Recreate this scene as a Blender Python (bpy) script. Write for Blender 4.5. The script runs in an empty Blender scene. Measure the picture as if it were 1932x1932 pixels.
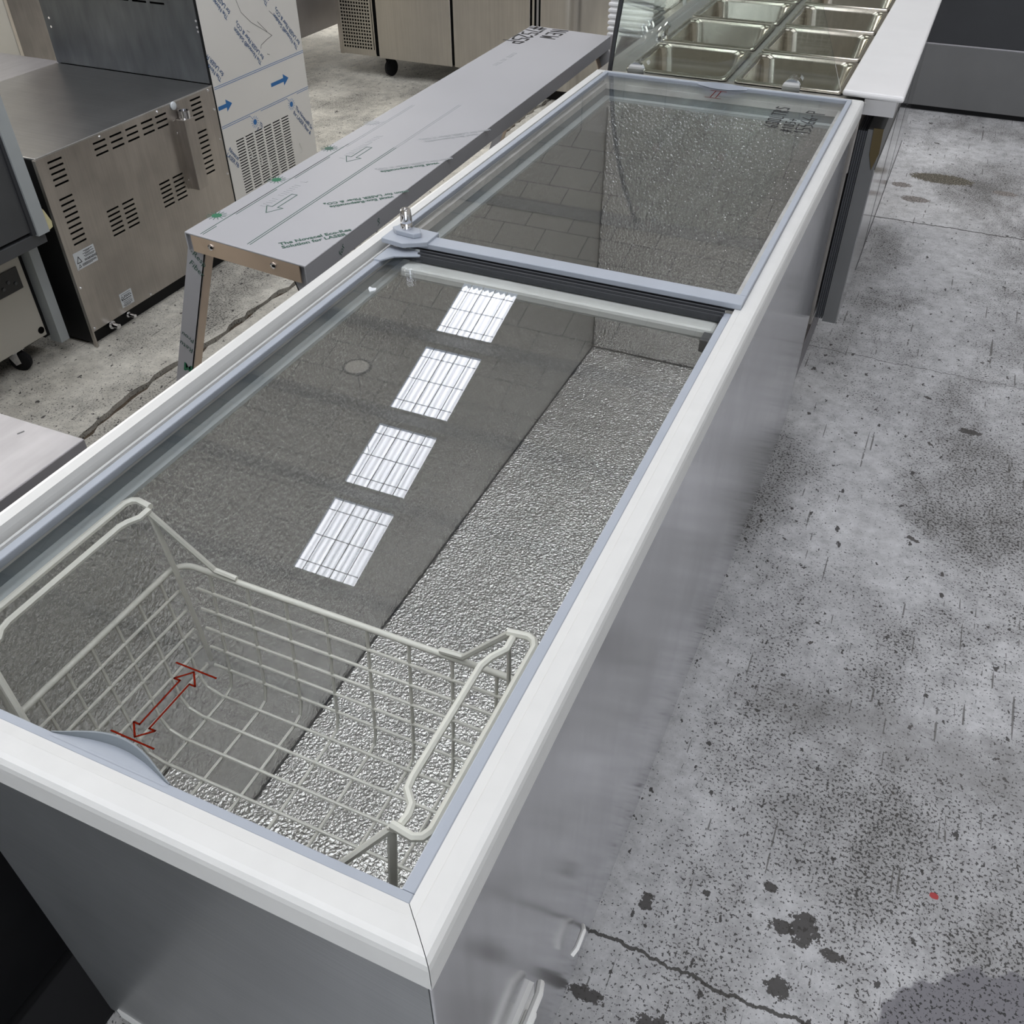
import bpy, bmesh, math, random
from mathutils import Vector, Matrix
random.seed(7)
scn = bpy.context.scene
COL = scn.collection

# ------------------------------------------------------------------ camera
cam_d = bpy.data.cameras.new('camera')
cam_d.sensor_width = 36.0
cam_d.lens = 1719.82 / 1932.0 * 36.0
cam_d.clip_start = 0.02
cam = bpy.data.objects.new('camera', cam_d)
COL.objects.link(cam)
RIGHT = Vector((0.91250409, 0.40905917, -0.00262217))
DOWN = Vector((0.26331654, -0.59227175, -0.76149759))
FWD = Vector((-0.31305061, 0.6941792, -0.64816244))
CAM = Vector((0.16083, -0.21917, 1.49363))
m = Matrix.Identity(4)
for i in range(3):
    m[i][0] = RIGHT[i]; m[i][1] = -DOWN[i]; m[i][2] = -FWD[i]; m[i][3] = CAM[i]
cam.matrix_world = m
scn.camera = cam

# ------------------------------------------------------------------ world, lights, exposure
w = bpy.data.worlds.new('sky'); scn.world = w
w.use_nodes = True
bg = w.node_tree.nodes['Background']
bg.inputs[0].default_value = (0.72, 0.82, 1.0, 1)
bg.inputs[1].default_value = 2.2

def area(name, loc, target, sx, sy, power, col):
    d = bpy.data.lights.new(name, 'AREA'); d.shape = 'RECTANGLE'; d.size = sx; d.size_y = sy
    d.energy = power; d.color = col
    o = bpy.data.objects.new(name, d); COL.objects.link(o)
    o.location = loc
    o.rotation_euler = (Vector(target) - Vector(loc)).to_track_quat('-Z', 'Y').to_euler()
    return o
# daylight entering through two tall roller doors in the left wall and one in the front wall
area('door_daylight', (-8.85, 4.6, 2.3), (0.0, 3.4, 0.4), 5.0, 4.2, 900, (1.0, 0.95, 0.85))
area('door_daylight_back', (-8.85, 10.2, 2.1), (-2.0, 3.4, 0.3), 3.6, 3.8, 480, (1.0, 0.95, 0.85))
area('door_daylight_front', (3.3, -5.8, 2.3), (0.4, 1.5, 0.3), 4.0, 4.0, 300, (0.93, 0.97, 1.0))
SKY_EMIT = 16.0
scn.view_settings.view_transform = 'Standard'
scn.view_settings.look = 'None'
scn.view_settings.gamma = 1.0
scn.view_settings.use_curve_mapping = False
scn.view_settings.exposure = -0.8
scn.cycles.use_denoising = True
scn.cycles.max_bounces = 5
scn.cycles.diffuse_bounces = 3
scn.cycles.glossy_bounces = 4
scn.cycles.use_adaptive_sampling = True
scn.cycles.adaptive_threshold = 0.06
scn.cycles.time_limit = 1150
scn.cycles.transparent_max_bounces = 16
scn.cycles.sample_clamp_indirect = 8.0
scn.cycles.caustics_reflective = False
scn.cycles.caustics_refractive = False

# ------------------------------------------------------------------ materials
MATS = {}
def nt(name):
    mt = bpy.data.materials.new(name); mt.use_nodes = True
    t = mt.node_tree
    MATS[name] = mt
    return mt, t, t.nodes['Principled BSDF']
def N(t, typ, **kw):
    n = t.nodes.new(typ)
    for k, v in kw.items(): setattr(n, k, v)
    return n
def L(t, a, b): t.links.new(a, b)
def ramp(t, fac, stops):
    r = N(t, 'ShaderNodeValToRGB')
    els = r.color_ramp.elements
    while len(els) > 1: els.remove(els[-1])
    els[0].position = stops[0][0]; c = stops[0][1]; els[0].color = (c, c, c, 1) if isinstance(c, (int, float)) else (*c, 1)
    for p, c in stops[1:]:
        e = els.new(p); e.color = (c, c, c, 1) if isinstance(c, (int, float)) else (*c, 1)
    L(t, fac, r.inputs[0]); return r.outputs[0]
def pos(t, scale=(1, 1, 1), rot=(0, 0, 0), loc=(0, 0, 0)):
    g = N(t, 'ShaderNodeNewGeometry'); mp = N(t, 'ShaderNodeMapping')
    mp.inputs['Scale'].default_value = scale; mp.inputs['Rotation'].default_value = rot; mp.inputs['Location'].default_value = loc
    L(t, g.outputs['Position'], mp.inputs[0]); return mp.outputs[0]
def noise(t, vec, scale, detail=4, rough=0.55, dist=0.0):
    n = N(t, 'ShaderNodeTexNoise'); n.inputs['Scale'].default_value = scale; n.inputs['Detail'].default_value = detail
    n.inputs['Roughness'].default_value = rough; n.inputs['Distortion'].default_value = dist
    L(t, vec, n.inputs['Vector']); return n.outputs['Fac']
def mixc(t, fac, a, b, mode='MIX'):
    x = N(t, 'ShaderNodeMix', data_type='RGBA', blend_type=mode)
    for sock, v in ((x.inputs[0], fac), (x.inputs[6], a), (x.inputs[7], b)):
        if isinstance(v, (int, float)): sock.default_value = v
        elif isinstance(v, tuple): sock.default_value = (*v, 1)
        else: L(t, v, sock)
    return x.outputs[2]
def math_(t, op, a, b=None, clamp=False):
    x = N(t, 'ShaderNodeMath', operation=op, use_clamp=clamp)
    for i, v in enumerate((a, b)):
        if v is None: continue
        if isinstance(v, (int, float)): x.inputs[i].default_value = v
        else: L(t, v, x.inputs[i])
    return x.outputs[0]
def bump(t, h, strength, dist=0.001):
    b = N(t, 'ShaderNodeBump'); b.inputs['Strength'].default_value = strength; b.inputs['Distance'].default_value = dist
    L(t, h, b.inputs['Height']); return b.outputs[0]

def plain(name, col, rough=0.5, metal=0.0, var=0.0, vscale=6.0, spec=None, bumpn=None):
    mt, t, b = nt(name)
    b.inputs['Base Color'].default_value = (*col, 1); b.inputs['Roughness'].default_value = rough; b.inputs['Metallic'].default_value = metal
    if spec is not None: b.inputs['Specular IOR Level'].default_value = spec
    if var:
        f = noise(t, pos(t), vscale, 2)
        lo = tuple(c * (1 - var) for c in col); hi = tuple(min(1, c * (1 + var)) for c in col)
        L(t, mixc(t, ramp(t, f, [(0.3, 0.0), (0.7, 1.0)]), lo, hi), b.inputs['Base Color'])
    if bumpn:
        L(t, bump(t, noise(t, pos(t), bumpn[0], 3), bumpn[1], bumpn[2]), b.inputs['Normal'])
    return mt
def brushed(name, col, rough, tangent, aniso=0.6, streak=(1, 1, 40), var=0.18, smudge=0.15, metal=1.0):
    mt, t, b = nt(name)
    s = noise(t, pos(t, streak), 6.0, 2, 0.6)
    big = noise(t, pos(t), 3.5, 3, 0.6)
    lo = tuple(c * (1 - var) for c in col); hi = tuple(min(1, c * (1 + var)) for c in col)
    c1 = mixc(t, ramp(t, s, [(0.3, 0.0), (0.7, 1.0)]), lo, hi)
    stain = noise(t, pos(t, (1.6, 1.6, 0.5), (0, 0, 0), (4, 2, 1)), 5.0, 3, 0.65)
    c2 = mixc(t, ramp(t, big, [(0.42, 0.0), (0.68, smudge)]), c1, tuple(c * 0.55 for c in col))
    c2 = mixc(t, ramp(t, stain, [(0.52, 0.0), (0.75, smudge)]), c2, tuple(min(1, c * 1.35) for c in col))
    L(t, c2, b.inputs['Base Color'])
    b.inputs['Metallic'].default_value = metal
    r = math_(t, 'ADD', rough - 0.06, math_(t, 'MULTIPLY', big, 0.14))
    L(t, r, b.inputs['Roughness'])
    b.inputs['Anisotropic'].default_value = aniso
    cv = N(t, 'ShaderNodeCombineXYZ')
    for i in range(3): cv.inputs[i].default_value = tangent[i] + (0.0 if tangent[i] else (0.17, 0.23, 0.0)[i])
    L(t, cv.outputs[0], b.inputs['Tangent'])
    return mt

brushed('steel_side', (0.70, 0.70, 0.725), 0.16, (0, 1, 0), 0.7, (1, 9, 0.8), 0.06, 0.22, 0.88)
brushed('steel_end_shaded', (0.27, 0.28, 0.285), 0.30, (1, 0, 0), 0.6, (0.8, 1, 60), 0.08, 0.25, 0.6)  # same stainless as the sides, darkened for the end that faces away from light
brushed('steel_warm', (0.52, 0.485, 0.45), 0.33, (0, 0, 1), 0.5, (30, 30, 0.8), 0.07, 0.55)
brushed('steel_top', (0.62, 0.61, 0.60), 0.32, (1, 0, 0), 0.6, (0.5, 40, 1), 0.07, 0.2)
brushed('steel_door', (0.56, 0.53, 0.48), 0.36, (0, 0, 1), 0.6, (25, 1, 0.5), 0.06, 0.2)
brushed('steel_dark', (0.15, 0.162, 0.172), 0.34, (0, 0, 1), 0.3, (4, 4, 1), 0.14, 0.25)
brushed('steel_cool', (0.50, 0.49, 0.51), 0.42, (0, 1, 0), 0.4, (6, 1, 1), 0.05, 0.12)
brushed('pan_steel', (0.46, 0.43, 0.37), 0.20, (0, 0, 1), 0.3, (10, 10, 1), 0.06, 0.1)
brushed('steel_table', (0.40, 0.39, 0.405), 0.50, (0, 1, 0), 0.3, (6, 1, 1), 0.10, 0.35, 0.7)
plain('chrome', (0.8, 0.8, 0.82), 0.10, 1.0)
plain('bare_fold', (0.62, 0.50, 0.40), 0.38, 0.9, 0.08, 10)
plain('film_grey', (0.40, 0.40, 0.42), 0.50, 0.15, 0.05, 2.0)
plain('film_white', (0.80, 0.78, 0.74), 0.45, 0.1, 0.04, 2.0)
plain('rim_white', (0.62, 0.62, 0.605), 0.38, 0.0, 0.02, 30)
plain('track_white', (0.66, 0.65, 0.63), 0.45, 0.0, 0.14, 26)
plain('lid_grey', (0.35, 0.38, 0.43), 0.42, 0.0, 0.03, 20)
plain('seal_dark', (0.035, 0.037, 0.042), 0.5)
plain('cream_seal', (0.62, 0.63, 0.60), 0.45, 0.0, 0.05, 20)
plain('collar_blue', (0.19, 0.215, 0.235), 0.5, 0.0, 0.06, 8)
plain('collar_edge', (0.50, 0.54, 0.54), 0.45, 0.0, 0.05, 12)
plain('wire_cream', (0.80, 0.79, 0.71), 0.36, 0.0, 0.03, 40)
plain('black_metal', (0.007, 0.007, 0.008), 0.5, 0.0, 0.2, 9, spec=0.25)
plain('black_gloss', (0.010, 0.010, 0.012), 0.28)
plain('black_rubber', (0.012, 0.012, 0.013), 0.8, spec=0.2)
plain('hole_black', (0.006, 0.006, 0.006), 0.9, spec=0.0)
plain('cream_paint', (0.47, 0.45, 0.40), 0.45, 0.15, 0.06, 4)
plain('pale_blue_edge', (0.42, 0.45, 0.46), 0.5, 0.1, 0.05, 8)
plain('charcoal', (0.075, 0.078, 0.083), 0.5, 0.2, 0.12, 6)
plain('charcoal_dark', (0.022, 0.023, 0.026), 0.5, 0.1, 0.1, 6)
plain('grey_cabinet', (0.12, 0.12, 0.12), 0.5, 0.2, 0.06, 6)
plain('foam_yellow', (0.72, 0.66, 0.38), 0.8, 0.0, 0.1, 40)
plain('board_white', (0.70, 0.69, 0.69), 0.42, 0.0, 0.02, 10)
plain('ribbed_white', (0.78, 0.77, 0.77), 0.5)
plain('copper', (0.62, 0.27, 0.19), 0.35, 0.9)
plain('print_green', (0.010, 0.13, 0.06), 0.6)
plain('print_green_dark', (0.03, 0.09, 0.065), 0.6)
plain('print_faint', (0.33, 0.345, 0.36), 0.5, 0.2)
plain('print_blue', (0.03, 0.16, 0.42), 0.6)
plain('print_blue_dark', (0.035, 0.09, 0.22), 0.6)
plain('print_red', (0.13, 0.010, 0.004), 0.8, spec=0.0)
plain('marker_black', (0.008, 0.008, 0.010), 0.5)
plain('label_white', (0.62, 0.65, 0.67), 0.45)
plain('label_ink', (0.02, 0.02, 0.025), 0.6)
plain('lamp_grey', (0.08, 0.08, 0.085), 0.5)
plain('lamp_lens', (0.75, 0.72, 0.68), 0.6)
plain('amber_dark', (0.10, 0.075, 0.035), 0.3, 0.6)
plain('white_plastic', (0.80, 0.80, 0.78), 0.3)
plain('wall_block', (0.33, 0.31, 0.28), 0.8, 0.0, 0.15, 3)
plain('purlin', (0.20, 0.20, 0.20), 0.6)
brushed('steel_mirror', (0.55, 0.55, 0.55), 0.10, (0, 1, 0), 0.2, (1, 1, 20), 0.04, 0.1)

def thin_glass(name, tint, extra=0.0):
    mt = bpy.data.materials.new(name); mt.use_nodes = True; MATS[name] = mt
    t = mt.node_tree; t.nodes.clear()
    o = N(t, 'ShaderNodeOutputMaterial'); mx = N(t, 'ShaderNodeMixShader')
    tr = N(t, 'ShaderNodeBsdfTransparent'); gl = N(t, 'ShaderNodeBsdfGlossy')
    tr.inputs[0].default_value = (*tint, 1); gl.inputs['Roughness'].default_value = 0.0; gl.inputs[0].default_value = (0.97, 0.98, 1, 1)
    lw = N(t, 'ShaderNodeLayerWeight'); lw.inputs[0].default_value = 0.5
    f = math_(t, 'ADD', math_(t, 'MULTIPLY', math_(t, 'POWER', lw.outputs['Facing'], 5.0), 0.9), 0.042 + extra, True)
    L(t, f, mx.inputs[0]); L(t, tr.outputs[0], mx.inputs[1]); L(t, gl.outputs[0], mx.inputs[2]); L(t, mx.outputs[0], o.inputs[0])
    return mt
thin_glass('lid_glass', (0.975, 0.98, 0.98))
thin_glass('guard_glass', (0.95, 0.97, 0.96))
thin_glass('clear_plastic', (0.90, 0.92, 0.92), 0.02)

def liner_mat(name, col, sc, st, rough):
    mt, t, b = nt(name)
    big = noise(t, pos(t), 2.2, 4)
    L(t, mixc(t, big, tuple(c * 0.82 for c in col), tuple(c * 1.12 for c in col)), b.inputs['Base Color'])
    b.inputs['Metallic'].default_value = 0.85
    b.inputs['Roughness'].default_value = rough
    v = pos(t)
    n1 = noise(t, v, sc, 1, 0.4, 0.3); n2 = noise(t, v, 9.0, 2)
    h = math_(t, 'ADD', n1, math_(t, 'MULTIPLY', n2, 1.2))
    L(t, bump(t, h, st, 0.0055), b.inputs['Normal'])
    return mt
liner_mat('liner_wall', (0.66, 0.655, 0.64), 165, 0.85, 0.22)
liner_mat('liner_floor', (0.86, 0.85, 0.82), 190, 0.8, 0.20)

def skylight_mat():
    mt = bpy.data.materials.new('skylight'); mt.use_nodes = True; MATS['skylight'] = mt
    t = mt.node_tree; t.nodes.clear()
    o = N(t, 'ShaderNodeOutputMaterial'); e = N(t, 'ShaderNodeEmission')
    g = N(t, 'ShaderNodeNewGeometry'); sp = N(t, 'ShaderNodeSeparateXYZ'); L(t, g.outputs['Position'], sp.inputs[0])
    rib = math_(t, 'SINE', math_(t, 'MULTIPLY', sp.outputs[0], 2 * math.pi / 0.076))
    n = noise(t, pos(t, (14, 0.15, 0.15)), 2.0, 3)
    f = math_(t, 'ADD', math_(t, 'MULTIPLY', rib, 0.24), math_(t, 'ADD', 0.50, math_(t, 'MULTIPLY', n, 0.7)))
    L(t, mixc(t, n, (0.88, 0.925, 1.0), (0.96, 0.955, 1.0)), e.inputs[0])
    L(t, math_(t, 'MULTIPLY', f, SKY_EMIT), e.inputs[1]); L(t, e.outputs[0], o.inputs[0])
skylight_mat()

def roof_mat():
    mt, t, b = nt('roof_lining')
    v = pos(t)
    br = N(t, 'ShaderNodeTexBrick'); L(t, v, br.inputs['Vector'])
    br.inputs['Scale'].default_value = 1.0; br.inputs['Brick Width'].default_value = 0.62; br.inputs['Row Height'].default_value = 0.42
    br.inputs['Mortar Size'].default_value = 0.008; br.inputs['Mortar Smooth'].default_value = 0.2
    br.inputs['Color1'].default_value = (0.36, 0.345, 0.315, 1); br.inputs['Color2'].default_value = (0.31, 0.30, 0.28, 1); br.inputs['Mortar'].default_value = (0.10, 0.10, 0.10, 1)
    L(t, br.outputs[0], b.inputs['Base Color']); b.inputs['Roughness'].default_value = 0.6
roof_mat()

def floor_mat():
    mt, t, b = nt('painted_concrete')
    g = N(t, 'ShaderNodeNewGeometry'); sp = N(t, 'ShaderNodeSeparateXYZ'); L(t, g.outputs['Position'], sp.inputs[0])
    X, Y = sp.outputs[0], sp.outputs[1]
    v = g.outputs['Position']
    n1 = noise(t, v, 1.7, 5, 0.62); n2 = noise(t, pos(t, (1.0, 0.6, 1), (0, 0, 0.3), (3.1, 0, 0)), 2.6, 6, 0.65, 0.3)
    side = math_(t, 'ADD', X, math_(t, 'MULTIPLY', n1, 0.8))
    # grey paint on the walkway, older cream-coloured slab on the other side of the freezer
    lo_hi = ramp(t, n1, [(0.3, 0.0), (0.7, 1.0)])
    grey = mixc(t, lo_hi, (0.43, 0.43, 0.44), (0.62, 0.62, 0.63))
    cream = mixc(t, lo_hi, (0.55, 0.52, 0.45), (0.76, 0.73, 0.645))
    cs = ramp(t, math_(t, 'ADD', math_(t, 'MULTIPLY', side, 0.5), 0.75), [(0.25, 0.0), (0.75, 1.0)])
    base = mixc(t, cs, cream, grey)
    mott = noise(t, v, 21, 6, 0.78)
    base = mixc(t, 1.0, base, ramp(t, mott, [(0.30, 0.62), (0.50, 0.92), (0.68, 1.12)]), 'MULTIPLY')
    dirt = ramp(t, n2, [(0.44, 0.0), (0.70, 0.70)])
    base = mixc(t, dirt, base, (0.12, 0.115, 0.105))
    # pits: chips whose density follows the dirt
    pit = noise(t, v, 175, 2, 0.65)
    thr = math_(t, 'SUBTRACT', 0.680, ramp(t, n2, [(0.36, 0.0), (0.66, 0.15)]))
    pitm = math_(t, 'GREATER_THAN', pit, thr)
    base = mixc(t, math_(t, 'MULTIPLY', pitm, 0.88), base, (0.035, 0.033, 0.032))
    spk = math_(t, 'LESS_THAN', pit, 0.315)
    base = mixc(t, math_(t, 'MULTIPLY', spk, 0.45), base, (0.66, 0.65, 0.64))
    pit2 = noise(t, pos(t, (1, 0.7, 1), (0, 0, 0.9)), 52, 3, 0.55)
    flm = math_(t, 'GREATER_THAN', pit2, 0.665)
    base = mixc(t, math_(t, 'MULTIPLY', flm, 0.92), base, (0.045, 0.042, 0.040))
    fl = noise(t, pos(t, (1, 1, 1), (0, 0, 1.2), (0.7, 0.2, 0)), 17, 4, 0.55)
    base = mixc(t, math_(t, 'MULTIPLY', math_(t, 'GREATER_THAN', fl, 0.70), 0.9), base, (0.055, 0.05, 0.046))
    # thin scratches in two directions
    for k, a in enumerate((0.30, 1.75)):
        st = noise(t, pos(t, (1.0, 0.035, 1), (0, 0, a), (k * 2.3, k, 0)), 110, 1, 0.3)
        base = mixc(t, math_(t, 'MULTIPLY', math_(t, 'GREATER_THAN', st, 0.735), math_(t, 'MULTIPLY', math_(t, 'GREATER_THAN', fl, 0.5), 0.75)), base, (0.08, 0.075, 0.07))
    # dark repaired patch and worn spots with a shape of their own
    wob = math_(t, 'SUBTRACT', noise(t, v, 75, 4, 0.7), 0.5); wob2 = math_(t, 'SUBTRACT', noise(t, v, 9, 5, 0.65), 0.5)
    def ell(cx, cy, rx, ry, wv, soft, col, amt, base, wn=wob):
        dx = math_(t, 'DIVIDE', math_(t, 'SUBTRACT', X, cx), rx); dy = math_(t, 'DIVIDE', math_(t, 'SUBTRACT', Y, cy), ry)
        d = math_(t, 'ADD', math_(t, 'MULTIPLY', dx, dx), math_(t, 'MULTIPLY', dy, dy))
        d = math_(t, 'ADD', d, math_(t, 'MULTIPLY', wn, wv))
        return mixc(t, ramp(t, d, [(1.0 - soft, amt), (1.0, 0.0)]), base, col)
    pc = mixc(t, math_(t, 'GREATER_THAN', pit, 0.58), (0.17, 0.165, 0.18), (0.035, 0.035, 0.035))
    base = ell(0.68, 0.48, 0.25, 0.20, 0.9, 0.06, pc, 0.95, base, wob2)
    hole = mixc(t, math_(t, 'GREATER_THAN', pit, 0.52), (0.05, 0.045, 0.035), (0.22, 0.20, 0.16))
    base = ell(0.245, 4.22, 0.135, 0.06, 2.2, 0.1, hole, 1.0, base)
    hole2 = mixc(t, math_(t, 'GREATER_THAN', pit, 0.5), (0.28, 0.25, 0.23), (0.08, 0.07, 0.065))
    for e in ((0.09, 4.08, 0.045, 0.03), (0.16, 3.93, 0.06, 0.035), (0.505, 4.15, 0.05, 0.03)): base = ell(*e, 2.5, 0.2, hole2, 0.9, base)
    for e in ((0.474, 2.22, 0.030, 0.014), (0.31, 0.61, 0.026, 0.030), (0.275, 0.60, 0.022, 0.012), (0.29, 0.50, 0.02, 0.018), (0.245, 0.66, 0.012, 0.010), (0.36, 0.585, 0.018, 0.010), (0.06, 0.55, 0.012, 0.016), (0.02, 0.37, 0.03, 0.012), (0.13, 0.365, 0.035, 0.014)):
        base = ell(*e, 4.6, 0.1, (0.05, 0.046, 0.043), 0.92, base)
    base = ell(0.50, 0.757, 0.008, 0.006, 2.0, 0.1, (0.35, 0.04, 0.04), 0.95, base)
    base = ell(0.50, 1.06, 0.50, 0.10, 3.4, 1.0, (0.13, 0.125, 0.12), 0.42, base, wob2)
    # saw-cut joints with ragged edges
    wv = math_(t, 'MULTIPLY', math_(t, 'SUBTRACT', noise(t, pos(t, (1, 0.02, 1)), 7.0, 5, 0.7), 0.5), 0.07)
    wd2 = math_(t, 'ADD', wob, 0.5)
    for cy, wd in ((0.462, 0.0060), (3.675, 0.008), (2.52, 0.0026)):
        d = math_(t, 'ABSOLUTE', math_(t, 'SUBTRACT', math_(t, 'ADD', Y, wv), cy))
        base = mixc(t, math_(t, 'MULTIPLY', math_(t, 'MULTIPLY', math_(t, 'LESS_THAN', d, math_(t, 'MULTIPLY', wd2, wd)), math_(t, 'GREATER_THAN', X, -0.3)), 0.9), base, (0.04, 0.037, 0.033))
    L(t, base, b.inputs['Base Color'])
    b.inputs['Roughness'].default_value = 0.6
    b.inputs['Specular IOR Level'].default_value = 0.25
floor_mat()
mt, t, b = nt('crack_dirt')
L(t, mixc(t, noise(t, pos(t), 90, 4), (0.025, 0.017, 0.010), (0.13, 0.095, 0.065)), b.inputs['Base Color'])
b.inputs['Roughness'].default_value = 0.9
L(t, bump(t, noise(t, pos(t), 120, 4), 1.0, 0.006), b.inputs['Normal'])

# ------------------------------------------------------------------ mesh helpers
ORG = {}
class MB:
    def __init__(s): s.v = []; s.f = []
    def add(s, vs, fs):
        k = len(s.v); s.v += [Vector(q) for q in vs]; s.f += [tuple(i + k for i in f) for f in fs]; return s
    def box(s, x0, y0, z0, x1, y1, z1):
        x0, x1 = min(x0, x1), max(x0, x1); y0, y1 = min(y0, y1), max(y0, y1); z0, z1 = min(z0, z1), max(z0, z1)
        return s.add([(x0,y0,z0),(x1,y0,z0),(x1,y1,z0),(x0,y1,z0),(x0,y0,z1),(x1,y0,z1),(x1,y1,z1),(x0,y1,z1)],
                     [(3,2,1,0),(4,5,6,7),(0,1,5,4),(1,2,6,5),(2,3,7,6),(3,0,4,7)])
    def prism(s, poly, a, b, axis='z'):
        # poly: counter-clockwise 2D outline in the plane of the other two axes
        n = len(poly)
        def P(p, h):
            return {'z': (p[0], p[1], h), 'x': (h, p[0], p[1]), 'y': (p[0], h, p[1])}[axis]
        vs = [P(p, a) for p in poly] + [P(p, b) for p in poly]
        fs = [tuple(range(n - 1, -1, -1)), tuple(range(n, 2 * n))] + [(i, (i + 1) % n, n + (i + 1) % n, n + i) for i in range(n)]
        if axis == 'y': fs = [tuple(reversed(f)) for f in fs]
        return s.add(vs, fs)
    def tube(s, pts, r, n=8, closed=False, cap=True, flat=1.0):
        pts = [Vector(p) for p in pts]; m_ = len(pts)
        rings = []; prev = None
        for i, p in enumerate(pts):
            if closed: d = (pts[(i + 1) % m_] - pts[i - 1])
            elif i == 0: d = pts[1] - pts[0]
            elif i == m_ - 1: d = pts[-1] - pts[-2]
            else: d = (pts[i + 1] - p).normalized() + (p - pts[i - 1]).normalized()
            d.normalize()
            if prev is None:
                u = d.cross(Vector((0, 0, 1)))
                if u.length < 1e-3: u = d.cross(Vector((0, 1, 0)))
            else: u = prev - d * prev.dot(d)
            u.normalize(); prev = u; ww = d.cross(u)
            rings.append([p + (u * math.cos(2 * math.pi * k / n) * flat + ww * math.sin(2 * math.pi * k / n)) * r for k in range(n)])
        k0 = len(s.v); s.v += [q for ring in rings for q in ring]
        cnt = m_ if closed else m_ - 1
        for i in range(cnt):
            a = k0 + i * n; b_ = k0 + ((i + 1) % m_) * n
            for k in range(n): s.f.append((a + k, b_ + k, b_ + (k + 1) % n, a + (k + 1) % n))
        if cap and not closed:
            s.f.append(tuple(k0 + k for k in range(n))); s.f.append(tuple(k0 + (m_ - 1) * n + k for k in reversed(range(n))))
        return s
    def lathe(s, prof, c, axis='z', n=24):
        k0 = len(s.v); c = Vector(c)
        for r, h in prof:
            for k in range(n):
                a = 2 * math.pi * k / n; q = (r * math.cos(a), r * math.sin(a), h)
                if axis == 'y': q = (q[0], q[2], q[1])
                if axis == 'x': q = (q[2], q[0], q[1])
                s.v.append(c + Vector(q))
        for i in range(len(prof) - 1):
            for k in range(n):
                s.f.append((k0 + i * n + k, k0 + i * n + (k + 1) % n, k0 + (i + 1) * n + (k + 1) % n, k0 + (i + 1) * n + k))
        s.f.append(tuple(k0 + k for k in reversed(range(n)))); s.f.append(tuple(k0 + (len(prof) - 1) * n + k for k in range(n)))
        return s
    def ribbon(s, pts, wd, o, u, v_, nn, th=0.0006, closed=False):
        # flat stroke of width wd in the plane (u, v_) at origin o, raised along nn
        o, u, v_, nn = Vector(o), Vector(u), Vector(v_), Vector(nn)
        segs = list(zip(pts, pts[1:])) + ([(pts[-1], pts[0])] if closed else [])
        for a, b_ in segs:
            a = Vector((a[0], a[1])); b_ = Vector((b_[0], b_[1])); d = b_ - a
            if d.length < 1e-7: continue
            d.normalize(); q = Vector((-d.y, d.x)) * wd / 2; e = d * wd * 0.35
            cs = [a - e - q, b_ + e - q, b_ + e + q, a - e + q]
            vs = [o + u * c.x + v_ * c.y for c in cs] + [o + u * c.x + v_ * c.y + nn * th for c in cs]
            s.add(vs, [(3,2,1,0),(4,5,6,7),(0,1,5,4),(1,2,6,5),(2,3,7,6),(3,0,4,7)])
        return s
    def build(s, name, mat, parent=None, smooth=False, bevel=0.0, fix=True):
        org = ORG.get(parent.name, Vector((0, 0, 0))) if parent else Vector((0, 0, 0))
        me = bpy.data.meshes.new(name)
        me.from_pydata([tuple(q - org) for q in s.v], [], s.f)
        if fix:
            bm = bmesh.new(); bm.from_mesh(me); bmesh.ops.recalc_face_normals(bm, faces=bm.faces); bm.to_mesh(me); bm.free()
        me.materials.append(MATS[mat] if isinstance(mat, str) else mat)
        o = bpy.data.objects.new(name, me); COL.objects.link(o)
        if parent: o.parent = parent; ORG[o.name] = org
        else: ORG[o.name] = Vector((0, 0, 0))
        if smooth:
            for p in me.polygons: p.use_smooth = True
            try: me.set_sharp_from_angle(angle=math.radians(40))
            except Exception: pass
        if bevel:
            md = o.modifiers.new('bevel', 'BEVEL'); md.width = bevel; md.segments = 2; md.limit_method = 'ANGLE'; md.angle_limit = math.radians(40)
        return o
def thing(name, loc, label, cat, group=None):
    o = bpy.data.objects.new(name, None); COL.objects.link(o); o.location = loc; o.empty_display_size = 0.05
    ORG[o.name] = Vector(loc); tag(o, label, cat, group); return o
def tag(o, label, cat=None, group=None):
    o['label'] = label
    if cat: o['category'] = cat
    if group: o['group'] = group
    return o
def struct(o, label=None):
    o['kind'] = 'structure'
    if label: o['label'] = label
    return o
def box(name, mat, parent, c, bevel=0.0): return MB().box(*c).build(name, mat, parent, bevel=bevel)
def inst(src, parent, at, name=None):
    # a copy sharing mesh data, moved by the vector `at`
    o = src.copy(); COL.objects.link(o); o.parent = parent; o.location = src.location + Vector(at)
    if name: o.name = name
    return o
def text_mesh(s, size, o, u, v_, mat, parent, name='printed_text', th=0.0004, shear=0.0, spacing=1.0, bold=0.0, align='LEFT'):
    cu = bpy.data.curves.new('t', 'FONT'); cu.body = s; cu.size = size; cu.shear = shear; cu.space_character = spacing
    cu.offset = bold; cu.align_x = align; cu.resolution_u = 2
    ob = bpy.data.objects.new('t', cu); COL.objects.link(ob)
    me0 = bpy.data.meshes.new_from_object(ob)
    o, u, v_ = Vector(o), Vector(u).normalized(), Vector(v_).normalized(); nn = u.cross(v_)
    mb = MB()
    mb.v = [o + u * q.co.x + v_ * q.co.y + nn * th for q in me0.vertices]
    mb.f = [tuple(p.vertices) for p in me0.polygons]
    bpy.data.objects.remove(ob); bpy.data.curves.remove(cu); bpy.data.meshes.remove(me0)
    return mb.build(name, mat, parent, fix=False)
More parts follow.
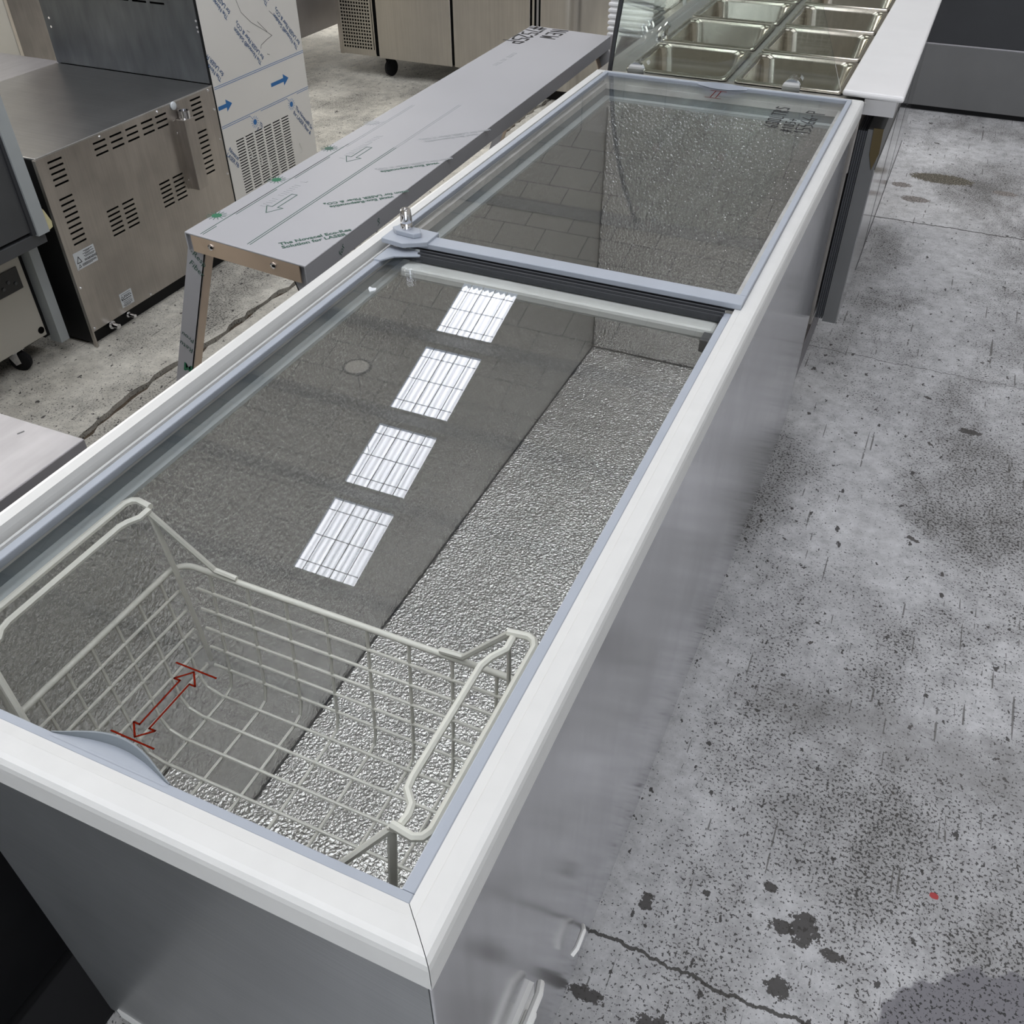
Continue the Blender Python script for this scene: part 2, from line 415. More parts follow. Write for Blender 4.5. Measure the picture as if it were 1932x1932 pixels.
GLY = {'0': [[(.1,.1),(.1,.9),(.5,.95),(.5,.1),(.1,.1)]], '1': [[(.25,.75),(.35,.95),(.35,0)]], '2': [[(.05,.8),(.3,.97),(.5,.75),(.05,.03),(.55,0)]],
       '5': [[(.5,.95),(.12,.95),(.1,.55),(.45,.5),(.48,.15),(.05,.03)]], '6': [[(.45,.95),(.12,.5),(.1,.1),(.45,.05),(.48,.4),(.12,.42)]],
       '7': [[(.05,.93),(.5,.95),(.2,0)]], '3': [[(.08,.9),(.45,.9),(.25,.55),(.5,.3),(.3,.03),(.05,.1)]], 'L': [[(.1,.95),(.1,.03),(.5,.05)]], 'T': [[(.0,.95),(.6,.95)],[(.3,.95),(.28,0)]],
       'R': [[(.1,0),(.1,.95),(.45,.85),(.42,.55),(.1,.5),(.5,0)]], 'P': [[(.15,-.25),(.15,.95),(.55,.85),(.55,.5),(.15,.45)]],
       'N': [[(.08,0),(.08,.95),(.5,.05),(.5,.97)]], 'E': [[(.5,.93),(.1,.93),(.1,.03),(.52,.05)],[(.1,.5),(.42,.5)]],
       'W': [[(.02,.95),(.15,.02),(.3,.6),(.45,.02),(.6,.95)]], '#': [[(.15,0),(.25,.95)],[(.4,0),(.5,.95)],[(.0,.3),(.6,.35)],[(.05,.65),(.62,.7)]],
       '-': [[(.1,.45),(.45,.48)]], 'S': [[(.5,.85),(.2,.95),(.1,.65),(.48,.4),(.4,.05),(.05,.1)]], '+': [[(.3,.15),(.3,.75)],[(.05,.45),(.55,.45)]], ' ': []}
def hand(s, size, o, u, v_, mat, parent, wd=0.003, name='handwriting', wfac=0.72):
    o, u, v_ = Vector(o), Vector(u).normalized(), Vector(v_).normalized(); nn = u.cross(v_)
    mb = MB(); x = 0.0
    for ch in s:
        for st in GLY[ch]: mb.ribbon([((px + x) * size, py * size) for px, py in st], wd, o, u, v_, nn, 0.0005)
        x += wfac
    return mb.build(name, mat, parent)
def holed_panel(name, mat, parent, plane, h, A0, A1, B0, B1, holes, back=None):
    # sheet in plane 'x' (a=y,b=z) or 'y' (a=x,b=z) at height h with rectangular openings cut through, 2 mm thick
    As = sorted({round(q, 5) for q in [A0, A1] + [q for r in holes for q in r[:2]]}); Bs = sorted({round(q, 5) for q in [B0, B1] + [q for r in holes for q in r[2:]]})
    hs = [tuple(round(q, 5) for q in r) for r in holes]
    mb = MB(); idx = {}
    def vid(a, b_):
        if (a, b_) not in idx:
            idx[(a, b_)] = len(mb.v); mb.v.append(Vector((h, a, b_) if plane == 'x' else (a, h, b_)))
        return idx[(a, b_)]
    for i in range(len(As) - 1):
        ca = (As[i] + As[i + 1]) / 2
        col_h = [r for r in hs if r[0] < ca < r[1]]
        for j in range(len(Bs) - 1):
            cb = (Bs[j] + Bs[j + 1]) / 2
            if any(r[2] < cb < r[3] for r in col_h): continue
            mb.f.append((vid(As[i], Bs[j]), vid(As[i + 1], Bs[j]), vid(As[i + 1], Bs[j + 1]), vid(As[i], Bs[j + 1])))
    o = mb.build(name, mat, parent)
    md = o.modifiers.new('thick', 'SOLIDIFY'); md.thickness = 0.002; md.offset = 0.0
    return o
def screw(name_parent, at, axis, r=0.004):
    mb = MB().lathe([(r, 0), (r, 0.0012), (r * 0.6, 0.003)], (0, 0, 0), axis, 10)
    org = ORG[name_parent.name]; a = Vector(at)
    mb.v = [q + a for q in mb.v]
    return mb.build('screw', 'chrome', name_parent, smooth=True)

# ------------------------------------------------------------------ room shell
def crack_line(y): return -1.795 + 0.012 * math.sin(y * 3.1) + 0.007 * math.sin(y * 11.0 + 1)
fl = bpy.data.objects.new('floor', None); COL.objects.link(fl); ORG['floor'] = Vector((0, 0, 0)); struct(fl, 'worn painted concrete warehouse floor')
rnd = random.Random(3)
ys = [-6 + 0.0 * i for i in range(1)] + [-6 + 5.6 + i * 0.035 for i in range(0, 180)] + [6.2, 13.0]
ys = sorted(set([-6.0] + [-0.4 + i * 0.035 for i in range(186)] + [13.0]))
lw = [rnd.uniform(0.004, 0.022) for _ in ys]; rw = [rnd.uniform(0.004, 0.020) for _ in ys]
L_edge = [(crack_line(y) - a, y) for y, a in zip(ys, lw)]; R_edge = [(crack_line(y) + a, y) for y, a in zip(ys, rw)]
def strip_slab(edge, xo, name, left):
    mb = MB(); n = len(edge)
    vs = [(e[0], e[1], 0) for e in edge] + [(xo, e[1], 0) for e in edge] + [(e[0], e[1], -0.03) for e in edge]
    fs = []
    for i in range(n - 1):
        if left: fs.append((n + i, i, i + 1, n + i + 1)); fs.append((i, 2 * n + i, 2 * n + i + 1, i + 1))
        else: fs.append((i, n + i, n + i + 1, i + 1)); fs.append((2 * n + i, i, i + 1, 2 * n + i + 1))
    mb.add(vs, fs); o = mb.build(name, 'painted_concrete', fl, fix=False); return o
strip_slab(L_edge, -9.0, 'slab', True); strip_slab(R_edge, 6.0, 'slab', False)
MB().add([(-1.9, -6, -0.016), (-1.7, -6, -0.016), (-1.7, 13, -0.016), (-1.9, 13, -0.016)], [(0, 1, 2, 3)]).build('joint_filler', 'crack_dirt', fl, fix=False)

XL, XR, YN, YF = -9.0, 6.0, -6.0, 13.0
def zr(y): return 7.2 - 0.3237 * (y - 5.32) if y > 3.3 else 7.2 - 0.3237 * (3.3 - 5.32) - 0.3237 * (3.3 - y)
ZF, ZN, ZR = zr(YF), zr(YN), zr(3.3)
# left wall with a roller door opening
wl = MB(); D0, D1, DH = 2.0, 7.2, 4.4
wl.prism([(YN, 0), (D0, 0), (D0, DH), (D1, DH), (D1, 0), (8.4, 0), (8.4, 4.0), (12.0, 4.0), (12.0, 0), (YF, 0), (YF, ZF), (3.3, ZR), (YN, ZN)], XL - 0.2, XL, 'x')
struct(wl.build('wall_left', 'wall_block'))
wr = MB().prism([(YN, 0), (YF, 0), (YF, ZF), (3.3, ZR), (YN, ZN)], XR, XR + 0.2, 'x'); struct(wr.build('wall_right', 'wall_block'))
wb = MB().prism([(XL, 0), (XR, 0), (XR, ZF), (XL, ZF)], YF, YF + 0.2, 'y'); struct(wb.build('wall_back', 'roof_lining'))
wn = MB().prism([(XL, 0), (1.2, 0), (1.2, 4.4), (5.4, 4.4), (5.4, 0), (XR, 0), (XR, ZN), (XL, ZN)], YN - 0.2, YN, 'y'); struct(wn.build('wall_front', 'wall_block'))
# roof with openings for the skylight strips
SKX = [(-8.6, -7.85), (-5.02, -4.24), (-0.75, 0.0), (3.4, 4.15)]
SKY_F = [(5.33, 6.325), (6.48, 7.40), (7.59, 8.63), (8.82, 9.75)]
SKY_N = [(-3.0, -2.0), (-1.85, -0.9), (-0.75, 0.25), (0.4, 1.35), (1.5, 2.35)]  # last bay is an unseen addition for more overhead light
SKX_N = SKX + [(-6.7, -5.95), (-2.75, -2.0), (1.4, 2.15)]  # extra unseen strips on the near slope, added to brighten the tank
def roof_slope(name, y0, y1, bays, SKX=SKX):
    mb = MB()
    xs = sorted({XL, XR} | {q for s in SKX for q in s}); yy = sorted({y0, y1} | {q for s in bays for q in s})
    for i in range(len(xs) - 1):
        cx = (xs[i] + xs[i + 1]) / 2
        for j in range(len(yy) - 1):
            cy = (yy[j] + yy[j + 1]) / 2
            if any(a < cx < b_ for a, b_ in SKX) and any(a < cy < b_ for a, b_ in bays): continue
            mb.add([(xs[i], yy[j], zr(yy[j])), (xs[i + 1], yy[j], zr(yy[j])), (xs[i + 1], yy[j + 1], zr(yy[j + 1])), (xs[i], yy[j + 1], zr(yy[j + 1]))], [(0, 1, 2, 3)])
    o = mb.build(name, 'roof_lining', fix=False); struct(o); return o
rf = roof_slope('ceiling', 3.3, YF, SKY_F, SKX[1:]); roof_slope('ceiling_front', YN, 3.3, SKY_N, SKX_N)
kw = 0
for sx, (x0, x1) in enumerate(SKX_N):
    for bays, far in ((SKY_F, True), (SKY_N, False)):
        if far and (sx >= len(SKX) or sx == 0): continue
        for bi, (y0, y1) in enumerate(bays):
            kw += 1
            mb = MB(); nz = 20 if (sx == 1 and far) else 1
            rag0 = far and sx == 1 and bi == 0; rag1 = far and sx == 1 and bi == 3
            e0 = []; e1 = []
            for i in range(nz + 1):
                x = x0 + (x1 - x0) * i / nz; zz = 0.022 * (1 if i % 2 else -1)
                e0.append((x, y0 - (zz if rag0 else 0.0)+(0.02 if rag0 else 0), 0)); e1.append((x, y1 + (zz if rag1 else 0.0)-(0.02 if rag1 else 0), 0))
            vs = [(x, y, zr(y) + 0.03) for x, y, _ in e0] + [(x, y, zr(y) + 0.03) for x, y, _ in e1]
            mb.add(vs, [(i, i + 1, nz + 2 + i, nz + 1 + i) for i in range(nz)])
            o = struct(mb.build('window_%d' % kw, 'skylight', fix=False), 'translucent corrugated roof light, strips out of sight added for brightness')
            if sx == 1 and far:
                # safety mesh under the sheet
                wm = MB()
                for fx in (0.17, 0.39, 0.61, 0.83):
                    x = x0 + (x1 - x0) * fx; wm.tube([(x, y0, zr(y0) - 0.02), (x, y1, zr(y1) - 0.02)], 0.0055, 5)
                for fy in (0.17, 0.5, 0.83):
                    y = y0 + (y1 - y0) * fy; wm.tube([(x0, y, zr(y) - 0.02), (x1, y, zr(y) - 0.02)], 0.0055, 5)
                wm.build('safety_mesh', 'lamp_grey', o)
k = 0
for y in (5.28, 6.40, 7.49, 8.72, 9.8, 11.2, 4.2, -3.1, -1.93, -0.83, 0.32, 1.45, 2.4, -4.4):
    k += 1
    struct(box('trim_%d' % k, 'purlin', None, (XL + 0.01, y - 0.035, zr(y) - 0.16, XR - 0.01, y + 0.035, zr(y) - 0.015)))
# hanging lamps (switched off), mirrored in the near lid
def hang_lamp(x, y, z, lab):
    tq = thing('pendant_lamp', (x, y, z), lab, 'lamp', 'unlit warehouse pendant lamps')
    MB().lathe([(0.145, 0.0), (0.15, 0.006), (0.15, 0.016), (0.10, 0.03), (0.035, 0.04), (0.03, 0.10)], (x, y, z), 'z', 28).build('lamp_shade', 'lamp_grey', tq, smooth=True)
    MB().lathe([(0.132, -0.006), (0.132, 0.004)], (x, y, z - 0.001), 'z', 28).build('lens', 'lamp_lens', tq)
    MB().tube([(x + 0.155 * math.cos(i * math.pi / 16), y + 0.155 * math.sin(i * math.pi / 16), z + 0.003) for i in range(32)], 0.011, 6, True).build('rim_ring', 'black_metal', tq, smooth=True)
    MB().tube([(x, y, z + 0.1), (x + 0.01, y, zr(y) - 0.02)], 0.004, 6).build('chain', 'lamp_grey', tq)
hang_lamp(-4.955, 6.99, 5.5, 'round unlit pendant lamp mirrored in the near glass lid')

# ------------------------------------------------------------------ chest freezer
FZ = thing('chest_freezer', (-0.32, 1.035, 0), 'long steel chest freezer with white rim and two sliding glass lids', 'freezer')
RT = 0.870
Lf = 2.072
# outer panels: body stands slightly inside the rim
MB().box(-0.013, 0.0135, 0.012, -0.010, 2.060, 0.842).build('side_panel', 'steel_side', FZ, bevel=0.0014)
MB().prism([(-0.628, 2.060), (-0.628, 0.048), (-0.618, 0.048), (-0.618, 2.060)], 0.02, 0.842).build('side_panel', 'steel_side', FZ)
tag(MB().prism([(-0.626, 0.045), (-0.0132, 0.0135), (-0.0132, 0.0235), (-0.626, 0.055)], 0.03, 0.842).build('end_panel', 'steel_end_shaded', FZ), 'steel end panel with its shade put into a darker steel colour')
box('end_panel', 'steel_end_shaded', FZ, (-0.628, 2.050, 0.02, -0.020, 2.060, 0.842))
MB().prism([(-0.60, 0.07), (-0.03, 0.04), (-0.03, 2.04), (-0.60, 2.04)], 0.0, 0.03).build('base', 'black_metal', FZ)
# mitred rim rails, profile swept round: (distance in from the outer edge, height)
prof = [(0.0, 0.832), (0.0, 0.860), (0.0012, 0.8655), (0.0045, 0.8692), (0.009, RT), (0.0232, RT), (0.0236, 0.8685), (0.0244, 0.8685), (0.0250, 0.8672), (0.0336, 0.8668), (0.0340, 0.850), (0.0125, 0.832)]
prof_l = prof[:6] + [(0.0245, 0.862), (0.0250, 0.850), (0.0240, 0.838), (0.0125, 0.832)]
def rail(a, b_, ina, inb, nm, prof=prof):
    # a->b outer corner points, ina/inb inward diagonal unit offsets
    mb = MB(); n = len(prof)
    vs = [(a[0] + ina[0] * d, a[1] + ina[1] * d, z) for d, z in prof] + [(b_[0] + inb[0] * d, b_[1] + inb[1] * d, z) for d, z in prof]
    mb.add(vs, [tuple(range(n)), tuple(range(2 * n - 1, n - 1, -1))] + [(i, (i + 1) % n, n + (i + 1) % n, n + i) for i in range(n)])
    return mb.build('rim_rail', 'rim_white', FZ, smooth=False)
g = 0.0004
rail((0, 0 + g), (0, Lf - g), (-1, 1), (-1, -1), 'r'); rail((-0.64 + g, 0), (-g, 0), (1, 1), (-1, 1), 'n')
rail((-0.64, Lf - g), (-0.64, g), (1, -1), (1, 1), 'l', prof_l); rail((-g, Lf), (-0.64 + g, Lf), (-1, -1), (1, -1), 'f')
# sliding track below the rails
def ring(name, mat, parent, xo0, yo0, xo1, yo1, wd, z0, z1, bevel=0.0, wl_=None):
    mb = MB(); wl_ = wl_ or wd
    mb.box(xo0, yo0, z0, xo0 + wl_, yo1, z1); mb.box(xo1 - wd, yo0, z0, xo1, yo1, z1)
    mb.box(xo0 + wl_, yo0, z0, xo1 - wd, yo0 + wd, z1); mb.box(xo0 + wl_, yo1 - wd, z0, xo1 - wd, yo1, z1)
    return mb.build(name, mat, parent, bevel=bevel)
ring('slide_track', 'track_white', FZ, -0.617, 0.022, -0.030, 2.050, 0.018, 0.838, 0.8505)
ring('track_ridge', 'rim_white', FZ, -0.611, 0.030, -0.0335, 2.044, 0.0035, 0.8505, 0.856)
# plastic collar and ledge at the top of the tank
ring('collar', 'collar_blue', FZ, -0.612, 0.026, -0.028, 2.046, 0.0115, 0.818, 0.8378)
ring('collar_ledge', 'collar_edge', FZ, -0.6005, 0.0375, -0.0395, 2.0345, 0.0165, 0.8165, 0.8215)
# embossed tank
TX0, TX1, TY0, TY1, TZ = -0.585, -0.055, 0.056, 2.012, 0.135
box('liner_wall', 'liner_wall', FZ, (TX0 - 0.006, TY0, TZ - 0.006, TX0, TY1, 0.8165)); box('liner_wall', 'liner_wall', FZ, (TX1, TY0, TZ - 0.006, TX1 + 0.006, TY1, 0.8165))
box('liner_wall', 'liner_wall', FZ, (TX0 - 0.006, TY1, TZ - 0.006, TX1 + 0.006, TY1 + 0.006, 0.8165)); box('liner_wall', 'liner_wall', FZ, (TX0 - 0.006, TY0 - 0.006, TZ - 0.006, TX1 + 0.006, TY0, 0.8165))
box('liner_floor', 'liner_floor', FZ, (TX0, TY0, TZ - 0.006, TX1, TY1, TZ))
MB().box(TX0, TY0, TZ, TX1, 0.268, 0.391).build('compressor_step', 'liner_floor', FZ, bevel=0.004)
for (x0, y0, z0, x1, y1, z1) in ((TX0, 0.27, TZ, TX0 + 0.002, TY1, TZ + 0.0025), (TX0, TY1 - 0.002, TZ, TX1, TY1, TZ + 0.0025), (TX0, TY1 - 0.0022, TZ, TX0 + 0.0022, TY1, 0.80)):
    box('seam', 'seal_dark', FZ, (x0, y0, z0, x1, y1, z1))
for (x, y) in ((-0.36, 0.80), (-0.345, 0.72), (-0.30, 0.46), (-0.25, 0.34)):
    MB().lathe([(0.006, 0.0), (0.005, 0.003), (0.002, 0.005)], (x, y, TZ), 'z', 10).build('rivet', 'chrome', FZ, smooth=True)
# vent grilles at the compressor end
gr = box('vent_grille', 'white_plastic', FZ, (-0.010, 0.030, 0.085, -0.004, 0.205, 0.385))
for i in range(11):
    z = 0.10 + i * 0.026
    box('louvre', 'white_plastic', gr, (-0.004, 0.034 + 0.0 * i, z, 0.003, 0.20 - (0.02 if i % 3 == 1 else 0.0), z + 0.011), bevel=0.002)
MB().tube([(0.002, 0.10, 0.382), (0.006, 0.16, 0.386), (0.006, 0.195, 0.386), (0.002, 0.21, 0.38)], 0.005, 8).build('louvre_edge', 'white_plastic', gr, smooth=True)
gr2 = MB().prism([(-0.60, 0.041), (-0.05, 0.012), (-0.05, 0.015), (-0.60, 0.044)], 0.035, 0.06).build('vent_grille', 'white_plastic', FZ)
MB().tube([(0.0, 0.335, 0.190), (0.004, 0.345, 0.195), (0.004, 0.372, 0.196), (0.0, 0.38, 0.19)], 0.004, 8).build('panel_clip', 'white_plastic', FZ, smooth=True)

# --- near glass lid (lower)
LZ = 0.862
NL = MB()
NL.box(-0.5965, 0.0350, LZ - 0.010, -0.0350, 0.0435, LZ)            # near bar
NL.box(-0.0460, 0.0435, LZ - 0.010, -0.0350, 0.985, LZ)             # right
NL.box(-0.5965, 0.0435, LZ - 0.010, -0.5855, 0.985, LZ)             # left
NL = NL.build('glass_lid', 'lid_grey', FZ, bevel=0.0012); tag(NL, 'near sliding glass lid in a blue grey frame')
box('pane', 'lid_glass', NL, (-0.5865, 0.0425, LZ - 0.0075, -0.0450, 0.972, LZ - 0.0035))
MB().box(-0.5855, 0.971, LZ - 0.010, -0.0460, 0.986, LZ + 0.001).build('rear_bar', 'seal_dark', NL, bevel=0.001)
for j, (y0, y1, z1) in enumerate(((0.9725, 0.9755, 0.005), (0.9795, 0.9825, 0.0065))):
    box('brush_seal', 'seal_dark', NL, (-0.540, y0, LZ + 0.001, -0.045, y1, LZ + z1))
MB().box(-0.560, 0.946, LZ - 0.030, -0.050, 0.984, LZ - 0.012).build('rear_seal_bar', 'cream_seal', NL, bevel=0.005)
MB().prism([(-0.5965, 0.93), (-0.585, 0.93), (-0.572, 0.952), (-0.535, 0.970), (-0.535, 0.984), (-0.5965, 0.984)], LZ - 0.001, LZ + 0.0025).build('corner_plate', 'lid_grey', NL, bevel=0.001)
box('corner_block', 'seal_dark', NL, (-0.062, 0.915, LZ - 0.030, -0.047, 0.940, LZ - 0.012))
# lens-shaped handle: a shallow scoop ending in a thin raised lip
hp = [(i / 28) for i in range(29)]
mb = MB(); n = len(hp)
def hx(a): return -0.380 + 0.124 * a
def hs(a): return max(0.0, math.sin(math.pi * a)) ** 1.15
vs = [(hx(a), 0.0400, LZ + 0.0002) for a in hp] + [(hx(a), 0.0425 + 0.0080 * hs(a), LZ + 0.0002 - 0.0015 * hs(a)) for a in hp] + [(hx(a), 0.0428 + 0.0130 * hs(a), LZ - 0.0005 - 0.0040 * hs(a)) for a in hp]
fs = [(r_ * n + i, r_ * n + i + 1, (r_ + 1) * n + i + 1, (r_ + 1) * n + i) for r_ in range(2) for i in range(n - 1)]
hd = mb.add(vs, fs).build('handle', 'lid_grey', NL, smooth=True, fix=False)
mb = MB()
vs = [(hx(a), 0.0428 + 0.0130 * hs(a), LZ - 0.0005 - 0.0040 * hs(a)) for a in hp] + [(hx(a), 0.0430 + 0.0165 * hs(a), LZ + 0.0005 + 0.0035 * hs(a)) for a in hp] + [(hx(a), 0.0440 + 0.0172 * hs(a), LZ + 0.0005 + 0.0035 * hs(a)) for a in hp] + [(hx(a), 0.0442 + 0.0174 * hs(a), LZ - 0.006) for a in hp]
fs = [(r_ * n + i, r_ * n + i + 1, (r_ + 1) * n + i + 1, (r_ + 1) * n + i) for r_ in range(3) for i in range(n - 1)]
mb.add(vs, fs).build('lip', 'collar_blue', NL, smooth=True, fix=False)  # darker colour than the handle, puts the undercut shade into the lip
MB().prism([(-0.556, 0.846), (-0.549, 0.838), (-0.543, 0.846), (-0.546, 0.853), (-0.552, 0.850), (-0.558, 0.853)], LZ - 0.0035, LZ - 0.002).build('white_flake', 'label_white', NL)
# red double arrow printed on the pane
ar = MB(); o_, u_, v_, n_ = (-0.315, 0.066, LZ - 0.0035), (1, 0, 0), (0, 1, 0), (0, 0, 1)
ar.ribbon([(-0.0225, 0.0), (0.0225, 0.0)], 0.0016, o_, u_, v_, n_, 0.0003); ar.ribbon([(-0.0215, 0.081), (0.0225, 0.081)], 0.0016, o_, u_, v_, n_, 0.0003)
ar.ribbon([(0.0, 0.0030), (-0.0115, 0.0145), (-0.0052, 0.0145), (-0.0052, 0.0660), (-0.0115, 0.0660), (0.0, 0.0785), (0.0115, 0.0660), (0.0052, 0.0660), (0.0052, 0.0145), (0.0115, 0.0145)], 0.0017, o_, u_, v_, n_, 0.0003, True)
tag(ar.build('printed_arrow', 'print_red', NL), 'dark red double ended arrow')
# --- far glass lid (upper)
UZ = 0.876
UL = MB()
UL.box(-0.6065, 0.9900, UZ - 0.009, -0.0245, 1.0200, UZ)
UL.box(-0.0345, 1.0200, UZ - 0.010, -0.0245, 2.040, UZ); UL.box(-0.6065, 1.0200, UZ - 0.010, -0.5955, 2.040, UZ); UL.box(-0.5955, 2.030, UZ - 0.010, -0.0345, 2.040, UZ)
UL = UL.build('glass_lid', 'lid_grey', FZ, bevel=0.0012); tag(UL, 'far sliding glass lid overlapping the near one')
box('pane', 'lid_glass', UL, (-0.5965, 1.019, UZ - 0.0075, -0.0335, 2.031, UZ - 0.0035))
box('front_seal', 'seal_dark', UL, (-0.590, 0.9925, UZ - 0.0135, -0.030, 0.9985, UZ - 0.009))
MB().prism([(-0.6065, 0.974), (-0.565, 0.968), (-0.530, 0.9885), (-0.530, 1.028), (-0.6065, 1.034)], UZ - 0.004, UZ + 0.004).build('corner_plate', 'lid_grey', UL, bevel=0.001)
lk = MB().prism([(-0.602, 1.004), (-0.590, 0.994), (-0.556, 0.990), (-0.547, 1.000), (-0.556, 1.014), (-0.592, 1.020)], UZ + 0.004, UZ + 0.012).build('lock_plate', 'lid_grey', UL, bevel=0.0015)
MB().lathe([(0.0098, 0.0), (0.0098, 0.008), (0.0088, 0.010), (0.0096, 0.012), (0.0086, 0.030), (0.0072, 0.032), (0.0045, 0.032), (0.0040, 0.029)], (-0.577, 1.007, UZ + 0.012), 'z', 24).build('lock_barrel', 'chrome', lk, smooth=True)
hp = [(-0.385 + 0.14 * i / 20, 2.034 - 0.024 * math.sin(math.pi * i / 20) ** 1.25) for i in range(21)]
mb = MB(); n = len(hp)
mb.add([(x, 2.036, UZ) for x, y in hp] + [(x, y + 0.004, UZ + 0.010 * ((2.034 - y) / 0.024)) for x, y in hp] + [(x, y, UZ - 0.003) for x, y in hp],
       [(r_ * n + i, r_ * n + i + 1, (r_ + 1) * n + i + 1, (r_ + 1) * n + i) for r_ in range(2) for i in range(n - 1)])
mb.build('handle', 'lid_grey', UL, smooth=True, fix=False)
ar = MB(); o_ = (-0.315, 1.945, UZ - 0.0035)
for dx in (-0.006, 0.006): ar.ribbon([(dx, 0), (dx, 0.05)], 0.0018, o_, u_, v_, n_, 0.0003)
ar.ribbon([(-0.018, 0.052), (0.018, 0.052)], 0.0018, o_, u_, v_, n_, 0.0003); ar.ribbon([(-0.018, -0.004), (0.018, -0.004)], 0.0018, o_, u_, v_, n_, 0.0003)
ar.build('printed_arrow', 'print_red', UL)
hand('600LTRS', 0.030, (-0.140, 1.790, UZ - 0.0034), (0, 1, 0), (-1, 0, 0), 'marker_black', UL, 0.0030)
hand('#105+', 0.022, (-0.109, 1.775, UZ - 0.0034), (0, 1, 0), (-1, 0, 0), 'marker_black', UL, 0.0028, wfac=0.85)
hand('15566-P', 0.032, (-0.072, 1.775, UZ - 0.0034), (0, 1, 0), (-1, 0, 0), 'marker_black', UL, 0.0030)

# ------------------------------------------------------------------ wire basket
BK = thing('wire_basket', (-0.335, 0.22, 0.39), 'cream coated wire basket hanging inside the freezer under the near lid', 'basket')
RW, TW, HW = 0.0040, 0.0022, 0.0042
def rrect(x0, y0, x1, y1, z, r, n=6):
    out = []
    for cx, cy, a0 in ((x1 - r, y1 - r, 0), (x0 + r, y1 - r, 90), (x0 + r, y0 + r, 180), (x1 - r, y0 + r, 270)):
        for i in range(n + 1):
            a = math.radians(a0 + 90 * i / n); out.append((cx + r * math.cos(a), cy + r * math.sin(a), z))
    return out
MB().tube(rrect(-0.557, 0.082, -0.086, 0.363, 0.711, 0.024), RW, 10, True).build('top_ring', 'wire_cream', BK, smooth=True)
zb = 0.508
def wire(pts, r=TW, nm='wire', parent=BK): return MB().tube(pts, r, 7).build(nm, 'wire_cream', parent, smooth=True)
for x in (-0.511, -0.455, -0.399, -0.3425, -0.2865, -0.231, -0.1755, -0.1205):
    wire([(x, 0.363, 0.711), (x, 0.348, zb + 0.022), (x, 0.342, zb + 0.005), (x, 0.328, zb), (x, 0.118, zb), (x, 0.104, zb + 0.005), (x, 0.098, zb + 0.022), (x, 0.082, 0.711)])
for y in (0.326, 0.288, 0.250, 0.211, 0.173, 0.135):
    wire([(-0.557, y, 0.711), (-0.545, y, zb + 0.030), (-0.536, y, zb + 0.012), (-0.515, y, zb + 0.0044), (-0.130, y, zb + 0.0044), (-0.107, y, zb + 0.012), (-0.099, y, zb + 0.030), (-0.086, y, 0.711)])
for i in range(5):
    z = 0.677 - i * 0.034; f = (0.711 - z) / 0.2
    wire([(-0.536, 0.3615 - 0.015 * f, z), (-0.104, 0.3615 - 0.015 * f, z)]); wire([(-0.536, 0.0835 + 0.015 * f, z), (-0.104, 0.0835 + 0.015 * f, z)])
    wire([(-0.5555 + 0.012 * f, 0.100, z), (-0.5555 + 0.012 * f, 0.346, z)]); wire([(-0.0875 - 0.012 * f, 0.100, z), (-0.0875 - 0.012 * f, 0.346, z)])
HZ = 0.822
hl = wire([(-0.546, 0.340, HZ), (-0.566, 0.343, HZ), (-0.573, 0.340, HZ), (-0.577, 0.332, HZ), (-0.577, 0.112, HZ), (-0.573, 0.104, HZ), (-0.566, 0.100, HZ), (-0.546, 0.103, HZ)], HW, 'handle')
wire([(-0.546, 0.337, HZ - 0.002), (-0.547, 0.322, HZ - 0.003), (-0.556, 0.312, HZ - 0.005), (-0.560, 0.302, HZ - 0.006), (-0.560, 0.145, HZ - 0.006), (-0.556, 0.132, HZ - 0.005), (-0.547, 0.122, HZ - 0.003), (-0.546, 0.106, HZ - 0.002)], HW * 0.92, 'grip_bar', hl)
hr = wire([(-0.093, 0.332, HZ), (-0.072, 0.335, HZ), (-0.065, 0.332, HZ), (-0.061, 0.324, HZ), (-0.061, 0.112, HZ), (-0.065, 0.104, HZ), (-0.072, 0.101, HZ), (-0.093, 0.104, HZ)], HW, 'handle')
wire([(-0.086, 0.329, HZ - 0.002), (-0.086, 0.313, HZ - 0.003), (-0.096, 0.300, HZ - 0.005), (-0.101, 0.287, HZ - 0.006), (-0.101, 0.152, HZ - 0.006), (-0.099, 0.140, HZ - 0.005), (-0.088, 0.128, HZ - 0.004), (-0.086, 0.118, HZ - 0.003), (-0.087, 0.107, HZ - 0.002)], HW * 0.92, 'grip_bar', hr)
for xt, xb, xr, s in ((-0.546, -0.548, -0.468, 1), (-0.093, -0.106, -0.190, -1)):
    for yt, yb in ((0.336, 0.353), (0.104, 0.094)):
        MB().tube([(xt, yt, HZ - 0.003), (xt + (xb - xt) * 0.45, yt + (yb - yt) * 0.6, 0.71), (xb + 0.004 * s, yb, zb + 0.035)], 0.0042, 8, flat=0.55).build('upright', 'wire_cream', BK, smooth=True)
        yr = 0.363 if yb > 0.2 else 0.082
        wire([(xt, yt, HZ - 0.006), (xr - 0.03 * s, yr - 0.002 * (1 if yb > 0.2 else -1), 0.722), (xr, yr, 0.717)], 0.0038, 'brace')

